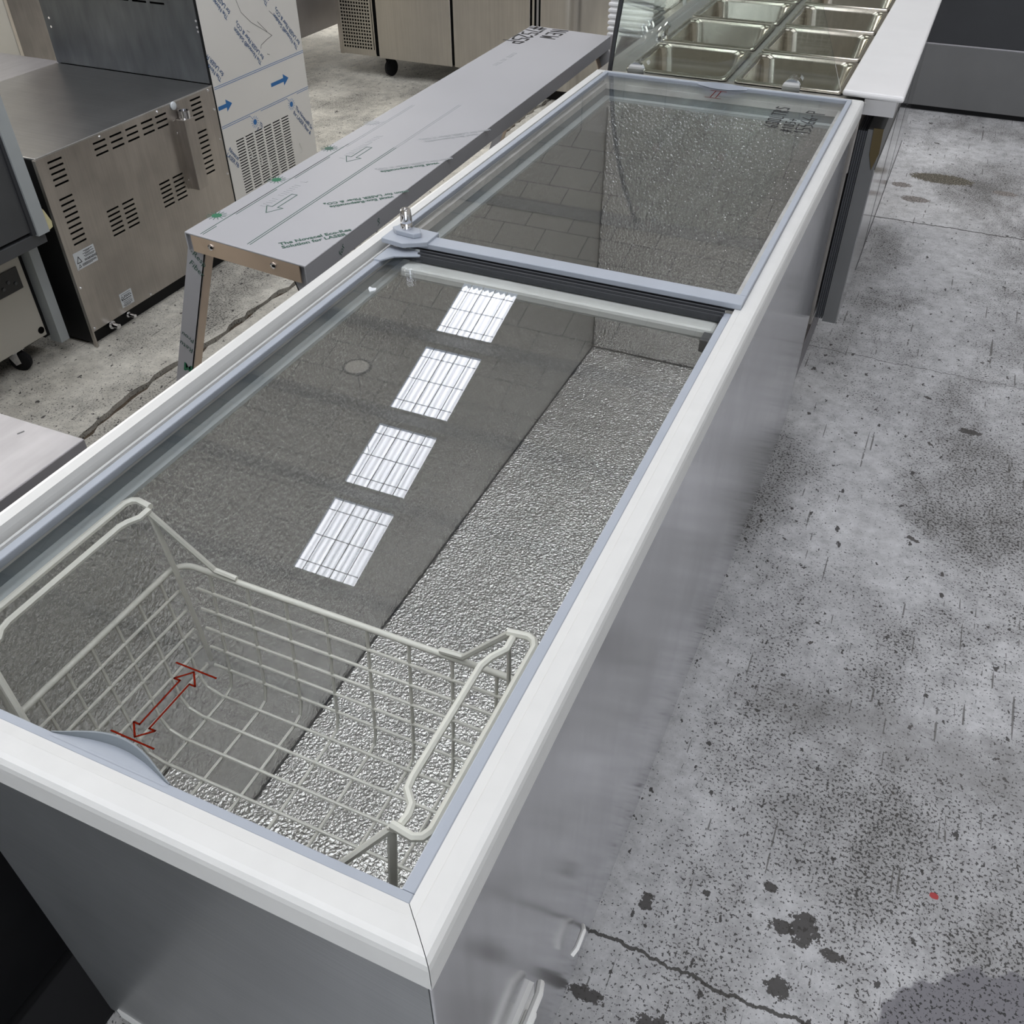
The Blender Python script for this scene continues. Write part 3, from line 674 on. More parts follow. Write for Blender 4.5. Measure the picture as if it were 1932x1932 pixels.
# ------------------------------------------------------------------ over-shelf standing left of the freezer
BN = thing('shelf_bench', (-1.08, 2.13, 0), 'long narrow grey film covered steel shelf on splayed legs beside the freezer', 'shelf')
cn = [(-1.227, 1.182), (-0.900, 1.146), (-0.952, 3.096), (-1.264, 3.126)]
bz = 0.70
def bl(a, b_, t_): return (a[0] + (b_[0] - a[0]) * t_, a[1] + (b_[1] - a[1]) * t_)
MB().prism(cn, bz - 0.004, bz).build('shelf_top', 'film_grey', BN, bevel=0.0015)
def skirt(a, b_, name, mat, z0=bz - 0.040, z1=bz - 0.0035, th=0.003):
    d = Vector((b_[0] - a[0], b_[1] - a[1])).normalized(); q = Vector((-d.y, d.x)) * th
    return MB().prism([a, b_, (b_[0] + q.x, b_[1] + q.y), (a[0] + q.x, a[1] + q.y)], z0, z1).build(name, mat, BN)
skirt(cn[1], cn[2], 'side_fold', 'film_grey'); skirt(cn[3], cn[0], 'side_fold', 'film_grey')
ea, eb = bl(cn[0], cn[1], 0.05), bl(cn[0], cn[1], 0.95)
ep = skirt(ea, eb, 'end_fold', 'bare_fold'); fp = skirt(bl(cn[2], cn[3], 0.03), bl(cn[2], cn[3], 0.97), 'end_fold', 'bare_fold')
dv = Vector((cn[1][0] - cn[0][0], cn[1][1] - cn[0][1])).normalized(); nv = Vector((dv.y, -dv.x, 0))
for tq in (0.22, 0.74):
    p_ = bl(cn[0], cn[1], tq); mb = MB().lathe([(0.007, 0), (0.0065, 0.003), (0.003, 0.005)], (0, 0, 0), 'y', 14)
    mb.v = [Vector((p_[0] + q.x, p_[1] - abs(q.y), bz - 0.018 + q.z)) for q in mb.v]; mb.build('bolt', 'chrome', BN, smooth=True)
def leg(top, bot, film_out, yface):
    # angle-section leg: one flange facing the shelf end, one facing sideways
    (xt, yt), (xb, yb) = top, bot; wd = 0.046; th = 0.003; zt = bz - 0.006
    mb = MB(); s = 1 if xb < xt else -1; dy = 0.032 * yface
    mb.add([(xt, yt, zt), (xt + wd * s, yt, zt), (xb + wd * s, yb, 0), (xb, yb, 0), (xt, yt + th * yface, zt), (xt + wd * s, yt + th * yface, zt), (xb + wd * s, yb + th * yface, 0), (xb, yb + th * yface, 0)],
           [(0, 1, 2, 3), (7, 6, 5, 4), (0, 4, 5, 1), (1, 5, 6, 2), (2, 6, 7, 3), (3, 7, 4, 0)])
    o = mb.build('leg', 'film_grey', BN)
    m2 = MB(); xe, xf = xt + wd * s, xb + wd * s
    m2.add([(xe, yt, zt), (xe, yt + dy, zt), (xf, yb + dy, 0), (xf, yb, 0), (xe - th * s, yt, zt), (xe - th * s, yt + dy, zt), (xf - th * s, yb + dy, 0), (xf - th * s, yb, 0)],
           [(0, 1, 2, 3), (7, 6, 5, 4), (0, 4, 5, 1), (1, 5, 6, 2), (2, 6, 7, 3), (3, 7, 4, 0)])
    m2.build('leg_flange', 'bare_fold', o)
    return o
lg = leg((-1.222, 1.190), (-1.490, 1.190), True, 1)
leg((-0.910, 1.158), (-0.672, 1.158), True, 1); leg((-0.962, 3.075), (-0.70, 3.075), True, -1); leg((-1.256, 3.090), (-1.515, 3.075), True, -1)
leg_d = Vector((-0.268, 0, -0.694)).normalized(); leg_r = Vector((0.694, 0, -0.268)).normalized()
lo = Vector((-1.222, 1.1895, 0.694))
def legtxt(s, size, along, across, ang, mat='print_green_dark', bold=0.0):
    o = lo + leg_d * along + Vector((1, 0, 0)) * across
    u = Vector((math.cos(ang), 0, math.sin(ang))); v2 = Vector((-math.sin(ang), 0, math.cos(ang)))
    return text_mesh(s, size, o, u, v2, mat, lg, bold=bold)
legtxt('-Resp', 0.0195, 0.045, 0.006, math.radians(-45)); legtxt('Fiber', 0.0205, 0.075, 0.006, math.radians(-45))
legtxt('Prou', 0.018, 0.290, 0.042, math.radians(150)); legtxt('Retu', 0.020, 0.320, 0.042, math.radians(150)); legtxt('M', 0.034, 0.375, 0.046, math.radians(160), 'print_green', 0.001)
# printed film on the shelf top
sdir = Vector((cn[3][0] - cn[0][0], cn[3][1] - cn[0][1], 0)).normalized()
pr = MB(); o0 = Vector((-1.188, 1.187, bz)); sx = Vector((sdir.y, -sdir.x, 0))
def dbl(x, y0, y1, mat):
    q = MB()
    for dx in (0, 0.0065): q.ribbon([(x + dx, y0), (x + dx, y1)], 0.0018, o0, sx, sdir, (0, 0, 1), 0.0003)
    return q.build('printed_line', mat, BN)
dbl(0.0, 0.0, 0.045, 'print_green_dark'); dbl(0.0, 0.115, 0.27, 'print_green_dark'); dbl(0.0, 0.345, 0.5, 'print_green_dark')
dbl(0.121, -0.004, 0.62, 'print_green_dark')
q = MB(); q.ribbon([(0.0, 0.04), (0.0, 0.6)], 0.0018, o0, sx, sdir, (0, 0, 1), 0.0003); q.build('printed_line', 'print_green_dark', BN)
dbl(0.0, 0.58, 0.95, 'print_faint'); dbl(0.121, 0.62, 1.0, 'print_faint')
for k, (yy, mt_) in enumerate(((0.092, 'print_green'), (0.32, 'print_green'), (0.552, 'print_green_dark'), (0.768, 'print_faint'))):
    st = MB(); c = (-0.028, yy)
    for i in range(14):
        a = 2 * math.pi * i / 14 + 0.1; st.ribbon([(c[0] + 0.013 * math.cos(a), c[1] + 0.013 * math.sin(a)), (c[0] + 0.022 * math.cos(a), c[1] + 0.022 * math.sin(a))], 0.0017, o0, sx, sdir, (0, 0, 1), 0.0003)
    st.build('printed_star', 'print_green_dark' if k < 2 else mt_, BN)
    dc = MB().lathe([(0.0115, 0), (0.0115, 0.0004)], tuple(o0 + sx * c[0] + sdir * c[1]), 'z', 18); dc.build('printed_star', mt_, BN)
    q = MB().ribbon([(-0.012, yy + 0.005), (-0.002, yy + 0.022)], 0.0012, o0, sx, sdir, (0, 0, 1), 0.0003); q.build('printed_line', 'print_faint', BN)
for k, yy in enumerate((0.147, 0.487)):
    x = 0.062; q = MB().ribbon([(x, yy), (x - 0.021, yy + 0.034), (x - 0.007, yy + 0.034), (x - 0.007, yy + 0.112), (x + 0.007, yy + 0.112), (x + 0.007, yy + 0.034), (x + 0.021, yy + 0.034)], 0.002, o0, sx, sdir, (0, 0, 1), 0.0003, True)
    q.build('printed_arrow', 'print_green_dark', BN)
T1, T2 = 'The Novacel Eco-Responsible', 'Solution for LASER Fiber & CO2'
def film_txt(s, size, at, ang, mat, al='LEFT'):
    u = Vector((math.cos(ang), math.sin(ang), 0)); v2 = Vector((-math.sin(ang), math.cos(ang), 0))
    return text_mesh(s, size, (at[0], at[1], bz), u, v2, mat, BN, 'printed_text', bold=0.0006, align=al)
A = math.radians(52)
film_txt('The Novacel Eco-Res', 0.0178, (-1.002, 1.207), A, 'print_green_dark'); film_txt('Solution for LASER', 0.0178, (-0.988, 1.196), A, 'print_green_dark')
A2 = math.radians(47)
for ox, oy, m1, m2 in ((0, 0, 'print_green_dark', 'print_green_dark'), (-0.005, 0.231, 'print_green_dark', 'print_faint'), (-0.010, 0.462, 'print_faint', 'print_faint')):
    film_txt('vacel Eco-Responsible', 0.0165, (-1.022 + ox, 1.422 + oy), A2 + math.pi, m1, 'RIGHT'); film_txt('ution for LASER Fiber & CO\u2082', 0.0165, (-1.042 + ox, 1.428 + oy), A2 + math.pi, m2, 'RIGHT')
def faint_row(x, y0, n, seed):
    # worn ink-jet coding on the film, no longer readable
    rq = random.Random(seed); q = MB(); y = y0
    for _ in range(n):
        k = rq.choice((1, 2, 3)); q.ribbon([(x, y), (x + 0.014 * (k > 1), y + 0.002), (x + 0.014, y + 0.008 * (k == 3) + 0.001)], 0.0016, (0, 0, bz), (1, 0, 0), (0, 1, 0), (0, 0, 1), 0.0003)
        y += 0.011 + (0.012 if rq.random() < 0.2 else 0)
    return q.build('printed_code', 'print_faint', BN)
faint_row(-1.163, 1.362, 13, 1); faint_row(-1.165, 1.690, 16, 2); faint_row(-1.172, 2.60, 13, 3)
hand('NEW', 0.058, (-1.170, 3.105, bz), (0, -1, 0), (1, 0, 0), 'marker_black', BN, 0.008, wfac=0.8)
hand('#7525P', 0.062, (-1.256, 3.115, bz), (0, -1, 0), (1, 0, 0), 'marker_black', BN, 0.008, wfac=0.66)
fo = Vector((cn[1][0], cn[1][1], 0)); fdv = Vector((cn[2][0] - cn[1][0], cn[2][1] - cn[1][1], 0)).normalized()
for yy, s in ((0.13, 'for'), (0.29, '-P')):
    text_mesh(s, 0.020, fo + fdv * yy + Vector((0.0004, 0, bz - 0.034)), (fdv + Vector((0, 0, 0.9))).normalized(), Vector((0, -0.9, 1)).normalized(), 'print_green_dark', BN)

# ------------------------------------------------------------------ steel oven seen from its vented back
OV = thing('vented_oven', (-2.46, 1.98, 0), 'low stainless oven with slotted back panel, flue box and warning stickers', 'oven')
px = -2.118
def slots(y0, y1, ztop, zbot, n, th=0.0055): return [(y0, y1, ztop + (zbot - ztop) * i / (n - 1) - th / 2, ztop + (zbot - ztop) * i / (n - 1) + th / 2) for i in range(n)]
H = []
H += slots(1.627, 1.680, 0.572, 0.506, 5) + slots(1.626, 1.677, 0.465, 0.328, 9)
for y in (1.804, 1.873, 1.941, 2.011, 2.076): H += slots(y, y + 0.051, 0.571, 0.537, 3)
H += slots(1.781, 1.832, 0.372, 0.295, 6) + slots(1.849, 1.899, 0.372, 0.295, 6) + slots(2.022, 2.072, 0.374, 0.299, 6) + slots(2.088, 2.138, 0.374, 0.299, 6)
H += slots(2.247, 2.299, 0.576, 0.513, 5) + slots(2.244, 2.297, 0.471, 0.333, 9)
tag(holed_panel('back_panel', 'steel_warm', OV, 'x', px, 1.590, 2.365, 0.050, 0.590, H), 'slotted brown grey steel back panel')
box('inner_case', 'hole_black', OV, (-2.76, 1.62, 0.06, -2.150, 2.34, 0.575))
MB().box(-2.81, 1.590, 0.590, -2.116, 2.366, 0.596).build('top_sheet', 'steel_top', OV, bevel=0.0015)
box('side_panel', 'black_metal', OV, (-2.80, 1.588, 0.012, -2.121, 1.596, 0.590)); box('side_panel', 'black_metal', OV, (-2.80, 2.358, 0.05, -2.121, 2.365, 0.590))
box('front_panel', 'black_metal', OV, (-2.81, 1.596, 0.05, -2.80, 2.358, 0.590))
box('corner_strip', 'steel_warm', OV, (-2.124, 1.584, 0.0, -2.112, 1.5895, 0.592))
box('plinth', 'black_metal', OV, (-2.78, 1.61, 0.0, -2.140, 2.36, 0.052))
fb = MB().box(-2.117, 2.162, 0.312, -2.080, 2.212, 0.542).build('flue_box', 'steel_warm', OV, bevel=0.002)
MB().lathe([(0.019, 0), (0.019, 0.030), (0.015, 0.030), (0.015, 0.018)], (-2.099, 2.188, 0.535), 'z', 24).build('flue_pipe', 'chrome', fb, smooth=True)
MB().box(-2.117, 2.148, 0.318, -2.1145, 2.165, 0.54).build('flue_flange', 'steel_warm', fb)
MB().lathe([(0.013, 0), (0.012, 0.004), (0.006, 0.007)], (-2.116, 2.165, 0.583), 'x', 16).build('sealant_blob', 'label_white', OV, smooth=True)
for (y, z) in ((1.836, 0.583), (2.089, 0.585), (2.343, 0.585), (1.598, 0.20), (1.60, 0.06), (1.86, 0.058), (2.355, 0.52), (2.355, 0.42), (2.355, 0.30), (2.155, 0.50), (2.156, 0.345)):
    screw(OV, (px + 0.001, y, z), 'x', 0.0045)
for (y, z, r) in ((1.672, 0.036, 0.014), (1.748, 0.036, 0.010)):
    MB().lathe([(r, 0), (r, 0.022), (r * 0.6, 0.026), (r * 0.6, 0.05)], (-2.140, y, z), 'x', 14).build('pipe_stub', 'chrome', OV, smooth=True)
lb = box('warning_sticker', 'label_white', OV, (px + 0.001, 1.609, 0.252, px + 0.0018, 1.694, 0.305))
U, V = (0, 1, 0), (0, 0, 1); lx = px + 0.0018
q = MB(); q.ribbon([(1.616, 0.272), (1.634, 0.272), (1.625, 0.291)], 0.0022, (lx, 0, 0), U, V, (1, 0, 0), 0.0003, True); q.ribbon([(1.618, 0.258), (1.627, 0.258), (1.6225, 0.267)], 0.0015, (lx, 0, 0), U, V, (1, 0, 0), 0.0003, True); q.build('printed_triangle', 'label_ink', lb)
def print_rows(rows, parent):
    # lines of print too small to read: rows of short strokes
    rq = random.Random(5); q = MB()
    for y0, y1, z, h in rows:
        y = y0
        while y < y1:
            ln = min(rq.uniform(0.003, 0.009), y1 - y + 0.001); q.ribbon([(y, z), (y + ln, z)], h, (lx, 0, 0), U, V, (1, 0, 0), 0.0003); y += ln + h * 1.4
    return q.build('printed_text', 'label_ink', parent)
text_mesh('WARNING', 0.0105, (lx, 1.645, 0.2690), U, V, 'label_ink', lb, bold=0.0003)
print_rows([(1.650, 1.684, 0.2995, 0.0017), (1.656, 1.676, 0.2965, 0.0015), (1.646, 1.688, 0.2920, 0.0017), (1.654, 1.674, 0.2890, 0.0015), (1.648, 1.689, 0.2845, 0.0017), (1.652, 1.686, 0.2812, 0.0015), (1.634, 1.688, 0.2640, 0.0016), (1.632, 1.690, 0.2610, 0.0016), (1.634, 1.672, 0.2580, 0.0014), (1.613, 1.618, 0.2555, 0.0012)], lb)
l2 = box('warning_sticker', 'label_white', OV, (px + 0.001, 1.731, 0.067, px + 0.0018, 1.785, 0.115))
q = MB().ribbon([(1.735, 0.095), (1.745, 0.095), (1.740, 0.105)], 0.0016, (lx, 0, 0), U, V, (1, 0, 0), 0.0003, True); q.build('printed_triangle', 'label_ink', l2)
print_rows([(1.738, 1.778, 0.1095, 0.0012), (1.749, 1.776, 0.1030, 0.0022), (1.747, 1.779, 0.0985, 0.0024), (1.737, 1.776, 0.0915, 0.0030), (1.740, 1.774, 0.0850, 0.0014), (1.742, 1.778, 0.0795, 0.0018), (1.738, 1.776, 0.0745, 0.0018), (1.742, 1.770, 0.0705, 0.0016)], l2)

# ------------------------------------------------------------------ tall cabinet with protective film
TC = thing('film_wrapped_cabinet', (-2.46, 2.64, 0), 'tall cabinet with dark front and white film side printed in blue, behind the vented oven', 'cabinet')
fx = -2.118
FH = []
for c_ in range(6):
    y0 = 2.434 + c_ * 0.0555
    for r_ in range(26):
        z = 0.388 - r_ * 0.0098
        FH.append((y0, y0 + 0.046, z - 0.0026, z + 0.0022))
holed_panel('film_side', 'film_white', TC, 'x', fx, 2.374, 2.908, 0.015, 1.75, FH)
box('inner_case', 'hole_black', TC, (-2.78, 2.40, 0.02, -2.16, 2.88, 1.70))
DH_ = [(-2.46 + i * 0.075, -2.40 + i * 0.075, 0.826 + j * 0.018, 0.832 + j * 0.018) for i in range(3) for j in range(4)]
tag(holed_panel('dark_front', 'steel_dark', TC, 'y', 2.372, -2.812, -2.124, 0.597, 1.75, DH_), 'dark grey front plate with slots')
box('edge_seal', 'black_rubber', TC, (-2.124, 2.367, 0.02, -2.1195, 2.374, 1.75)); box('far_side', 'steel_warm', TC, (-2.80, 2.90, 0.015, -2.12, 2.907, 1.75)); box('back_side', 'steel_dark', TC, (-2.812, 2.374, 0.015, -2.80, 2.90, 1.75)); box('top_sheet', 'steel_top', TC, (-2.812, 2.37, 1.75, -2.117, 2.908, 1.756)); box('kick_base', 'black_metal', TC, (-2.78, 2.40, 0, -2.15, 2.88, 0.015))
for (x, z) in ((-2.788, 0.743), (-2.132, 0.789), (-2.132, 0.770), (-2.132, 0.757), (-2.79, 0.715)): screw(TC, (x, 2.3705, z), 'y', -0.004)
fo = Vector((fx + 0.0011, 0, 0))
def fl_line(pts, wd, mat='print_blue'): return MB().ribbon(pts, wd, fo, U, V, (1, 0, 0), 0.0003).build('printed_line', mat, TC)
for z in (0.578, 0.584): fl_line([(2.376, z), (2.907, z)], 0.0016)
fl_line([(2.376, 0.4545), (2.907, 0.4545)], 0.0016)
for (a, b_) in ((2.376, 2.535), (2.60, 2.765), (2.83, 2.905)): fl_line([(a, 0.448), (b_, 0.448)], 0.0016)
for y in (2.557, 2.787):
    fl_line([(y - 0.024, 0.449), (y - 0.010, 0.436)], 0.0012)
    st = MB()
    for i in range(14):
        a = 2 * math.pi * i / 14; st.ribbon([(y + 0.013 * math.cos(a), 0.421 + 0.013 * math.sin(a)), (y + 0.021 * math.cos(a), 0.421 + 0.021 * math.sin(a))], 0.0014, fo, U, V, (1, 0, 0), 0.0003)
    st.build('printed_star', 'print_blue', TC); MB().lathe([(0.010, 0), (0.010, 0.0004)], (fx + 0.0011, y, 0.421), 'x', 16).build('printed_star', 'print_blue', TC); 
for y0, y1 in ((2.376, 2.452), (2.683, 2.793)):
    hd = 0.032; zc = 0.515
    MB().add([(fx + 0.0014, *q) for q in ((y0, zc - 0.0065), (y1 - hd, zc - 0.0065), (y1 - hd, zc - 0.020), (y1, zc), (y1 - hd, zc + 0.020), (y1 - hd, zc + 0.0065), (y0, zc + 0.0065))], [(0, 1, 2, 3, 4, 5, 6)]).build('printed_arrow', 'print_blue', TC)
S1, S2 = 'The Novacel\u00ae Solution', 'for LASER Fiber & CO\u2082'
def ftxt(s, y, z, dy, dz, size=0.0205):
    u = Vector((0, dy, dz)).normalized(); v2 = Vector((1, 0, 0)).cross(u)
    return text_mesh(s, size, (fx + 0.0011, y, z), u, v2, 'print_blue_dark', TC, bold=0.0003, spacing=0.92)
up = (-0.64, 0.77); dn = (0.64, -0.77)
def pair(y, z, d, s1=S1, s2=S2):
    ftxt(s1, y, z, *d)
    vv = Vector((1, 0, 0)).cross(Vector((0, *d)).normalized()); ftxt(s2, y - vv.y * 0.021, z - vv.z * 0.021, *d)
pair(2.653, 0.602, up); pair(2.880, 0.602, up); pair(2.423, 0.602, up, 'The Nova', 'for LASER Fi'); pair(2.515, 0.775, up); pair(2.74, 0.775, up)
pair(2.805, 0.400, dn, 'The Novacel\u00ae So', 'for LASER Fiber &'); pair(2.385, 0.372, dn, 'Novacel', 'LASER Fib'); pair(2.575, 0.405, dn, 'Th', 'f')
for pts in ([(2.56, 0.84), (2.585, 0.775), (2.63, 0.735), (2.69, 0.70), (2.735, 0.672)], [(2.735, 0.672), (2.70, 0.665), (2.665, 0.655), (2.66, 0.645)], [(2.74, 0.75), (2.79, 0.71)], [(2.665, 0.73), (2.71, 0.69)], [(2.60, 0.715), (2.613, 0.707)], [(2.69, 0.62), (2.703, 0.615)]):
    MB().ribbon(pts, 0.0014, fo, U, V, (1, 0, 0), 0.0003).build('scratch', 'charcoal', TC)
for k in range(7):
    y = 2.50 + 0.05 * k; z = 0.37 - 0.035 * (k % 4) - 0.03
    MB().ribbon([(y, z), (y + 0.006, z - 0.02), (y + 0.002, z - 0.035)], 0.003, fo, U, V, (1, 0, 0), 0.004).build('film_scrap', 'film_white', TC)

# ------------------------------------------------------------------ counter unit at the left edge
CU = thing('hooded_counter', (-2.55, 1.15, 0), 'cream fronted counter unit with charcoal hood at the left edge', 'counter')
box('front_panel', 'cream_paint', CU, (-2.90, 0.72, 0.075, -2.200, 1.492, 0.43), bevel=0.003)
box('edge_strip', 'pale_blue_edge', CU, (-2.22, 1.512, 0.040, -2.175, 1.545, 0.40))
box('shadow_gap', 'black_metal', CU, (-2.86, 1.492, 0.06, -2.215, 1.512, 0.40))
box('hood_base', 'charcoal', CU, (-2.86, 0.70, 0.400, -2.062, 1.500, 0.435), bevel=0.002)
box('hood_panel', 'charcoal', CU, (-2.86, 0.70, 0.445, -2.062, 1.455, 0.85))
tag(MB().prism([(1.468, 0.43), (1.508, 0.43), (1.500, 0.80), (1.462, 0.80)], -2.86, -2.050, 'x').build('hood_frame', 'pale_blue_edge', CU), 'pale edge frame with torn corner')
box('hood_gap', 'seal_dark', CU, (-2.85, 1.455, 0.435, -2.056, 1.468, 0.80))
MB().prism([(1.5085, 0.425), (1.532, 0.432), (1.534, 0.448), (1.520, 0.485), (1.509, 0.50)], -2.12, -2.062, 'x').build('torn_foam', 'foam_yellow', CU)
cp = box('control_panel', 'black_gloss', CU, (-2.2005, 1.30, 0.245, -2.196, 1.470, 0.312), bevel=0.001)
for i in range(5):
    MB().lathe([(0.006, 0), (0.005, 0.003)], (-2.196, 1.36 + 0.022 * i, 0.268 + 0.012 * (i % 2)), 'x', 12).build('button', 'charcoal', cp, smooth=True)
MB().lathe([(0.011, 0), (0.011, 0.001)], (-2.1995, 1.476, 0.098), 'x', 18).build('cable_hole', 'hole_black', CU)
def castor(parent, x, y, ztop, r=0.032, yaw=0.4):
    fk = MB(); fk.box(x - 0.022, y - 0.022, ztop - 0.008, x + 0.022, y + 0.022, ztop); c_, s_ = math.cos(yaw), math.sin(yaw)
    for sd in (-1, 1):
        o_ = (x + sd * 0.016 * -s_, y + sd * 0.016 * c_)
        fk.add([(o_[0] + c_ * a, o_[1] + s_ * a, z) for a, z in ((-0.018, ztop - 0.008), (0.018, ztop - 0.008), (0.022, r), (0.004, r - 0.008))] + [(o_[0] + c_ * a - s_ * 0.003 * sd, o_[1] + s_ * a + c_ * 0.003 * sd, z) for a, z in ((-0.018, ztop - 0.008), (0.018, ztop - 0.008), (0.022, r), (0.004, r - 0.008))],
               [(0, 1, 2, 3), (7, 6, 5, 4), (0, 4, 5, 1), (1, 5, 6, 2), (2, 6, 7, 3), (3, 7, 4, 0)])
    o = fk.build('castor', 'chrome', parent)
    mb = MB().lathe([(r * 0.75, -0.011), (r, -0.008), (r, 0.008), (r * 0.75, 0.011)], (0, 0, 0), 'y', 22)
    mb.v = [Vector((x + 0.012 * c_ + q.x * c_ - q.y * s_, y + 0.012 * s_ + q.x * s_ + q.y * c_, r + q.z)) for q in mb.v]
    mb.build('wheel', 'black_rubber', o, smooth=True)
    return o
castor(CU, -2.235, 1.385, 0.075); castor(CU, -2.235, 0.80, 0.075); castor(CU, -2.84, 1.385, 0.075)
box('chassis', 'black_metal', CU, (-2.87, 0.75, 0.066, -2.215, 1.47, 0.076))

# ------------------------------------------------------------------ steel top left of the near end, over an added black body
SB = thing('steel_top_dark_body', (-1.25, -0.1, 0), 'scratched steel top over an added black body that darkens the gap beside the freezer', 'cabinet')
MB().prism([(-1.75, -0.75), (-0.742, -0.75), (-0.742, 0.432), (-1.75, 0.428)], 0.762, 0.800).build('steel_top', 'steel_table', SB, bevel=0.0015)
box('carcass', 'black_metal', SB, (-1.73, -0.73, 0.04, -0.748, 0.41, 0.762)); box('plinth', 'black_rubber', SB, (-1.70, -0.70, 0.0, -0.78, 0.38, 0.04))  # black body added so the gap beside the freezer turns dark
mt_o = tag(MB().prism([(-0.776, -0.30), (-0.634, -0.30), (-0.634, 0.60), (-0.776, 0.60)], 0.0, 0.010).build('shade_mat', 'black_rubber'), 'black mat added for the deep shade on the floor beside the freezer', 'mat')  # dark sheet added where the floor gap lies only in deep shade
for (x, y, l_, a) in ((-0.845, 0.375, 0.010, 0.5), (-0.862, 0.352, 0.012, 0.9), (-0.83, 0.405, 0.008, 1.2)):
    MB().ribbon([(x, y), (x + l_ * math.cos(a), y + l_ * math.sin(a))], 0.002, (0, 0, 0.8), (1, 0, 0), (0, 1, 0), (0, 0, 1), 0.0003).build('scratch', 'charcoal', SB)

# ------------------------------------------------------------------ counter fridge at the back
UF = thing('counter_fridge', (-2.4, 4.9, 0), 'stainless counter fridge with perforated grille and doors on castors at the back', 'fridge')
fy = 4.57
box('carcass', 'steel_door', UF, (-3.06, fy + 0.05, 0.125, -1.884, 5.25, 0.85))
GH = [(-3.035 + i * 0.0172, -3.0245 + i * 0.0172, 0.150 + j * 0.0172, 0.1605 + j * 0.0172) for i in range(11) for j in range(36)]
holed_panel('vent_grille', 'steel_door', UF, 'y', fy, -3.045, -2.828, 0.116, 0.83, GH); box('grille_back', 'hole_black', UF, (-3.05, fy + 0.006, 0.125, -2.83, fy + 0.04, 0.83))
box('grille_edge', 'steel_warm', UF, (-3.065, fy - 0.002, 0.113, -3.045, fy + 0.05, 0.84)); box('grille_slot', 'hole_black', UF, (-2.8395, fy - 0.0025, 0.15, -2.8365, fy, 0.80))
for x0, x1 in ((-2.806, -2.346), (-2.331, -1.886)):
    d = MB().box(x0, fy - 0.005, 0.112, x1, fy + 0.045, 0.80).build('door', 'steel_door', UF, bevel=0.003)
    MB().box(x0 + 0.02, fy - 0.014, 0.775, x1 - 0.02, fy - 0.005, 0.80).build('handle', 'chrome', d, bevel=0.002)
for x in (-2.828, -2.346, -1.886): box('door_gap', 'hole_black', UF, (x, fy + 0.004, 0.118, x + 0.022 if x < -2 else x + 0.004, fy + 0.05, 0.82))
box('worktop', 'steel_top', UF, (-3.07, fy - 0.02, 0.85, -1.88, 5.27, 0.89))
for (x, y) in ((-2.79, 4.64), (-1.98, 4.64), (-2.79, 5.18), (-1.98, 5.18)):
    c = castor(UF, x, y, 0.125, 0.045, 1.3)
    for ch in [c] + list(c.children): ch.data.materials[0] = MATS['black_rubber']
# next cabinet to its right
NC = thing('steel_cabinet', (-1.74, 4.9, 0), 'stainless cabinet with rounded front corner right of the counter fridge', 'cabinet')
for i, mt_ in enumerate(('steel_door', 'hole_black', 'steel_cool', 'hole_black')):
    box('end_strip', mt_, NC, (-1.872 + i * 0.012, 4.56, 0.10, -1.860 + i * 0.012, 4.62, 1.1))
pf = [(-1.824, 4.555), (-1.70, 4.555)] + [(-1.70 + 0.075 * math.sin(math.radians(a)), 4.63 - 0.075 * math.cos(math.radians(a))) for a in range(15, 91, 15)] + [(-1.625, 5.2), (-1.824, 5.2)]
MB().prism(pf, 0.06, 1.1).build('body', 'steel_door', NC, smooth=True); box('plinth', 'black_metal', NC, (-1.86, 4.6, 0, -1.66, 5.15, 0.06))
# stainless box left of the fridge
LB = thing('raised_steel_box', (-3.55, 4.75, 0), 'raised bright stainless box behind the film wrapped cabinet', 'sink unit')
box('tank', 'steel_cool', LB, (-3.90, 4.15, 0.205, -3.215, 5.30, 0.90), bevel=0.004)
for (x, y) in ((-3.86, 4.2), (-3.26, 4.22), (-3.86, 5.24), (-3.26, 5.24)): MB().tube([(x, y, 0), (x, y, 0.206)], 0.02, 10).build('leg', 'steel_warm', LB, smooth=True)
# cream fridge at the top left corner and dark cabinet far behind it
CF = thing('cream_cabinet', (-3.65, 2.9, 0), 'tall cream coloured cabinet in the top left corner', 'cabinet')
box('body', 'cream_paint', CF, (-4.05, 2.60, 0.06, -3.268, 3.25, 1.6), bevel=0.004); box('edge_strip', 'steel_warm', CF, (-3.268, 2.602, 0.06, -3.250, 3.25, 1.6)); box('plinth', 'black_metal', CF, (-4.0, 2.63, 0, -3.29, 3.2, 0.06))
SG = thing('slotted_vent_box', (-3.05, 2.30, 0), 'small steel box with slotted top peeping out behind the vented oven', 'appliance')
box('body', 'steel_cool', SG, (-3.22, 2.02, 0.0, -2.84, 2.42, 0.585), bevel=0.003)
for i in range(4): box('slot', 'hole_black', SG, (-3.16, 2.06 + i * 0.035, 0.5845, -2.95, 2.078 + i * 0.035, 0.5862))
DC = thing('dark_cabinet', (-5.7, 5.1, 0), 'dark cabinet far back between the cream cabinet and the film wrapped one', 'cabinet')
box('body', 'charcoal_dark', DC, (-6.6, 4.72, 0.05, -4.9, 5.5, 1.2), bevel=0.004); box('plinth', 'black_metal', DC, (-6.55, 4.75, 0, -4.95, 5.45, 0.05))

# ------------------------------------------------------------------ grey cabinet at the back right
GC = thing('grey_two_tone_cabinet', (0.2, 5.5, 0), 'charcoal cabinet with lighter lower panel at the back right', 'cabinet')
box('upper_panel', 'charcoal_dark', GC, (-0.45, 5.196, 0.322, 0.95, 5.9, 1.15), bevel=0.002); box('lower_panel', 'grey_cabinet', GC, (-0.45, 5.188, 0.028, 0.95, 5.9, 0.3165), bevel=0.002); box('panel_joint', 'steel_cool', GC, (-0.45, 5.192, 0.3165, 0.95, 5.9, 0.322)); box('plinth', 'black_rubber', GC, (-0.44, 5.215, 0, 0.94, 5.88, 0.028))

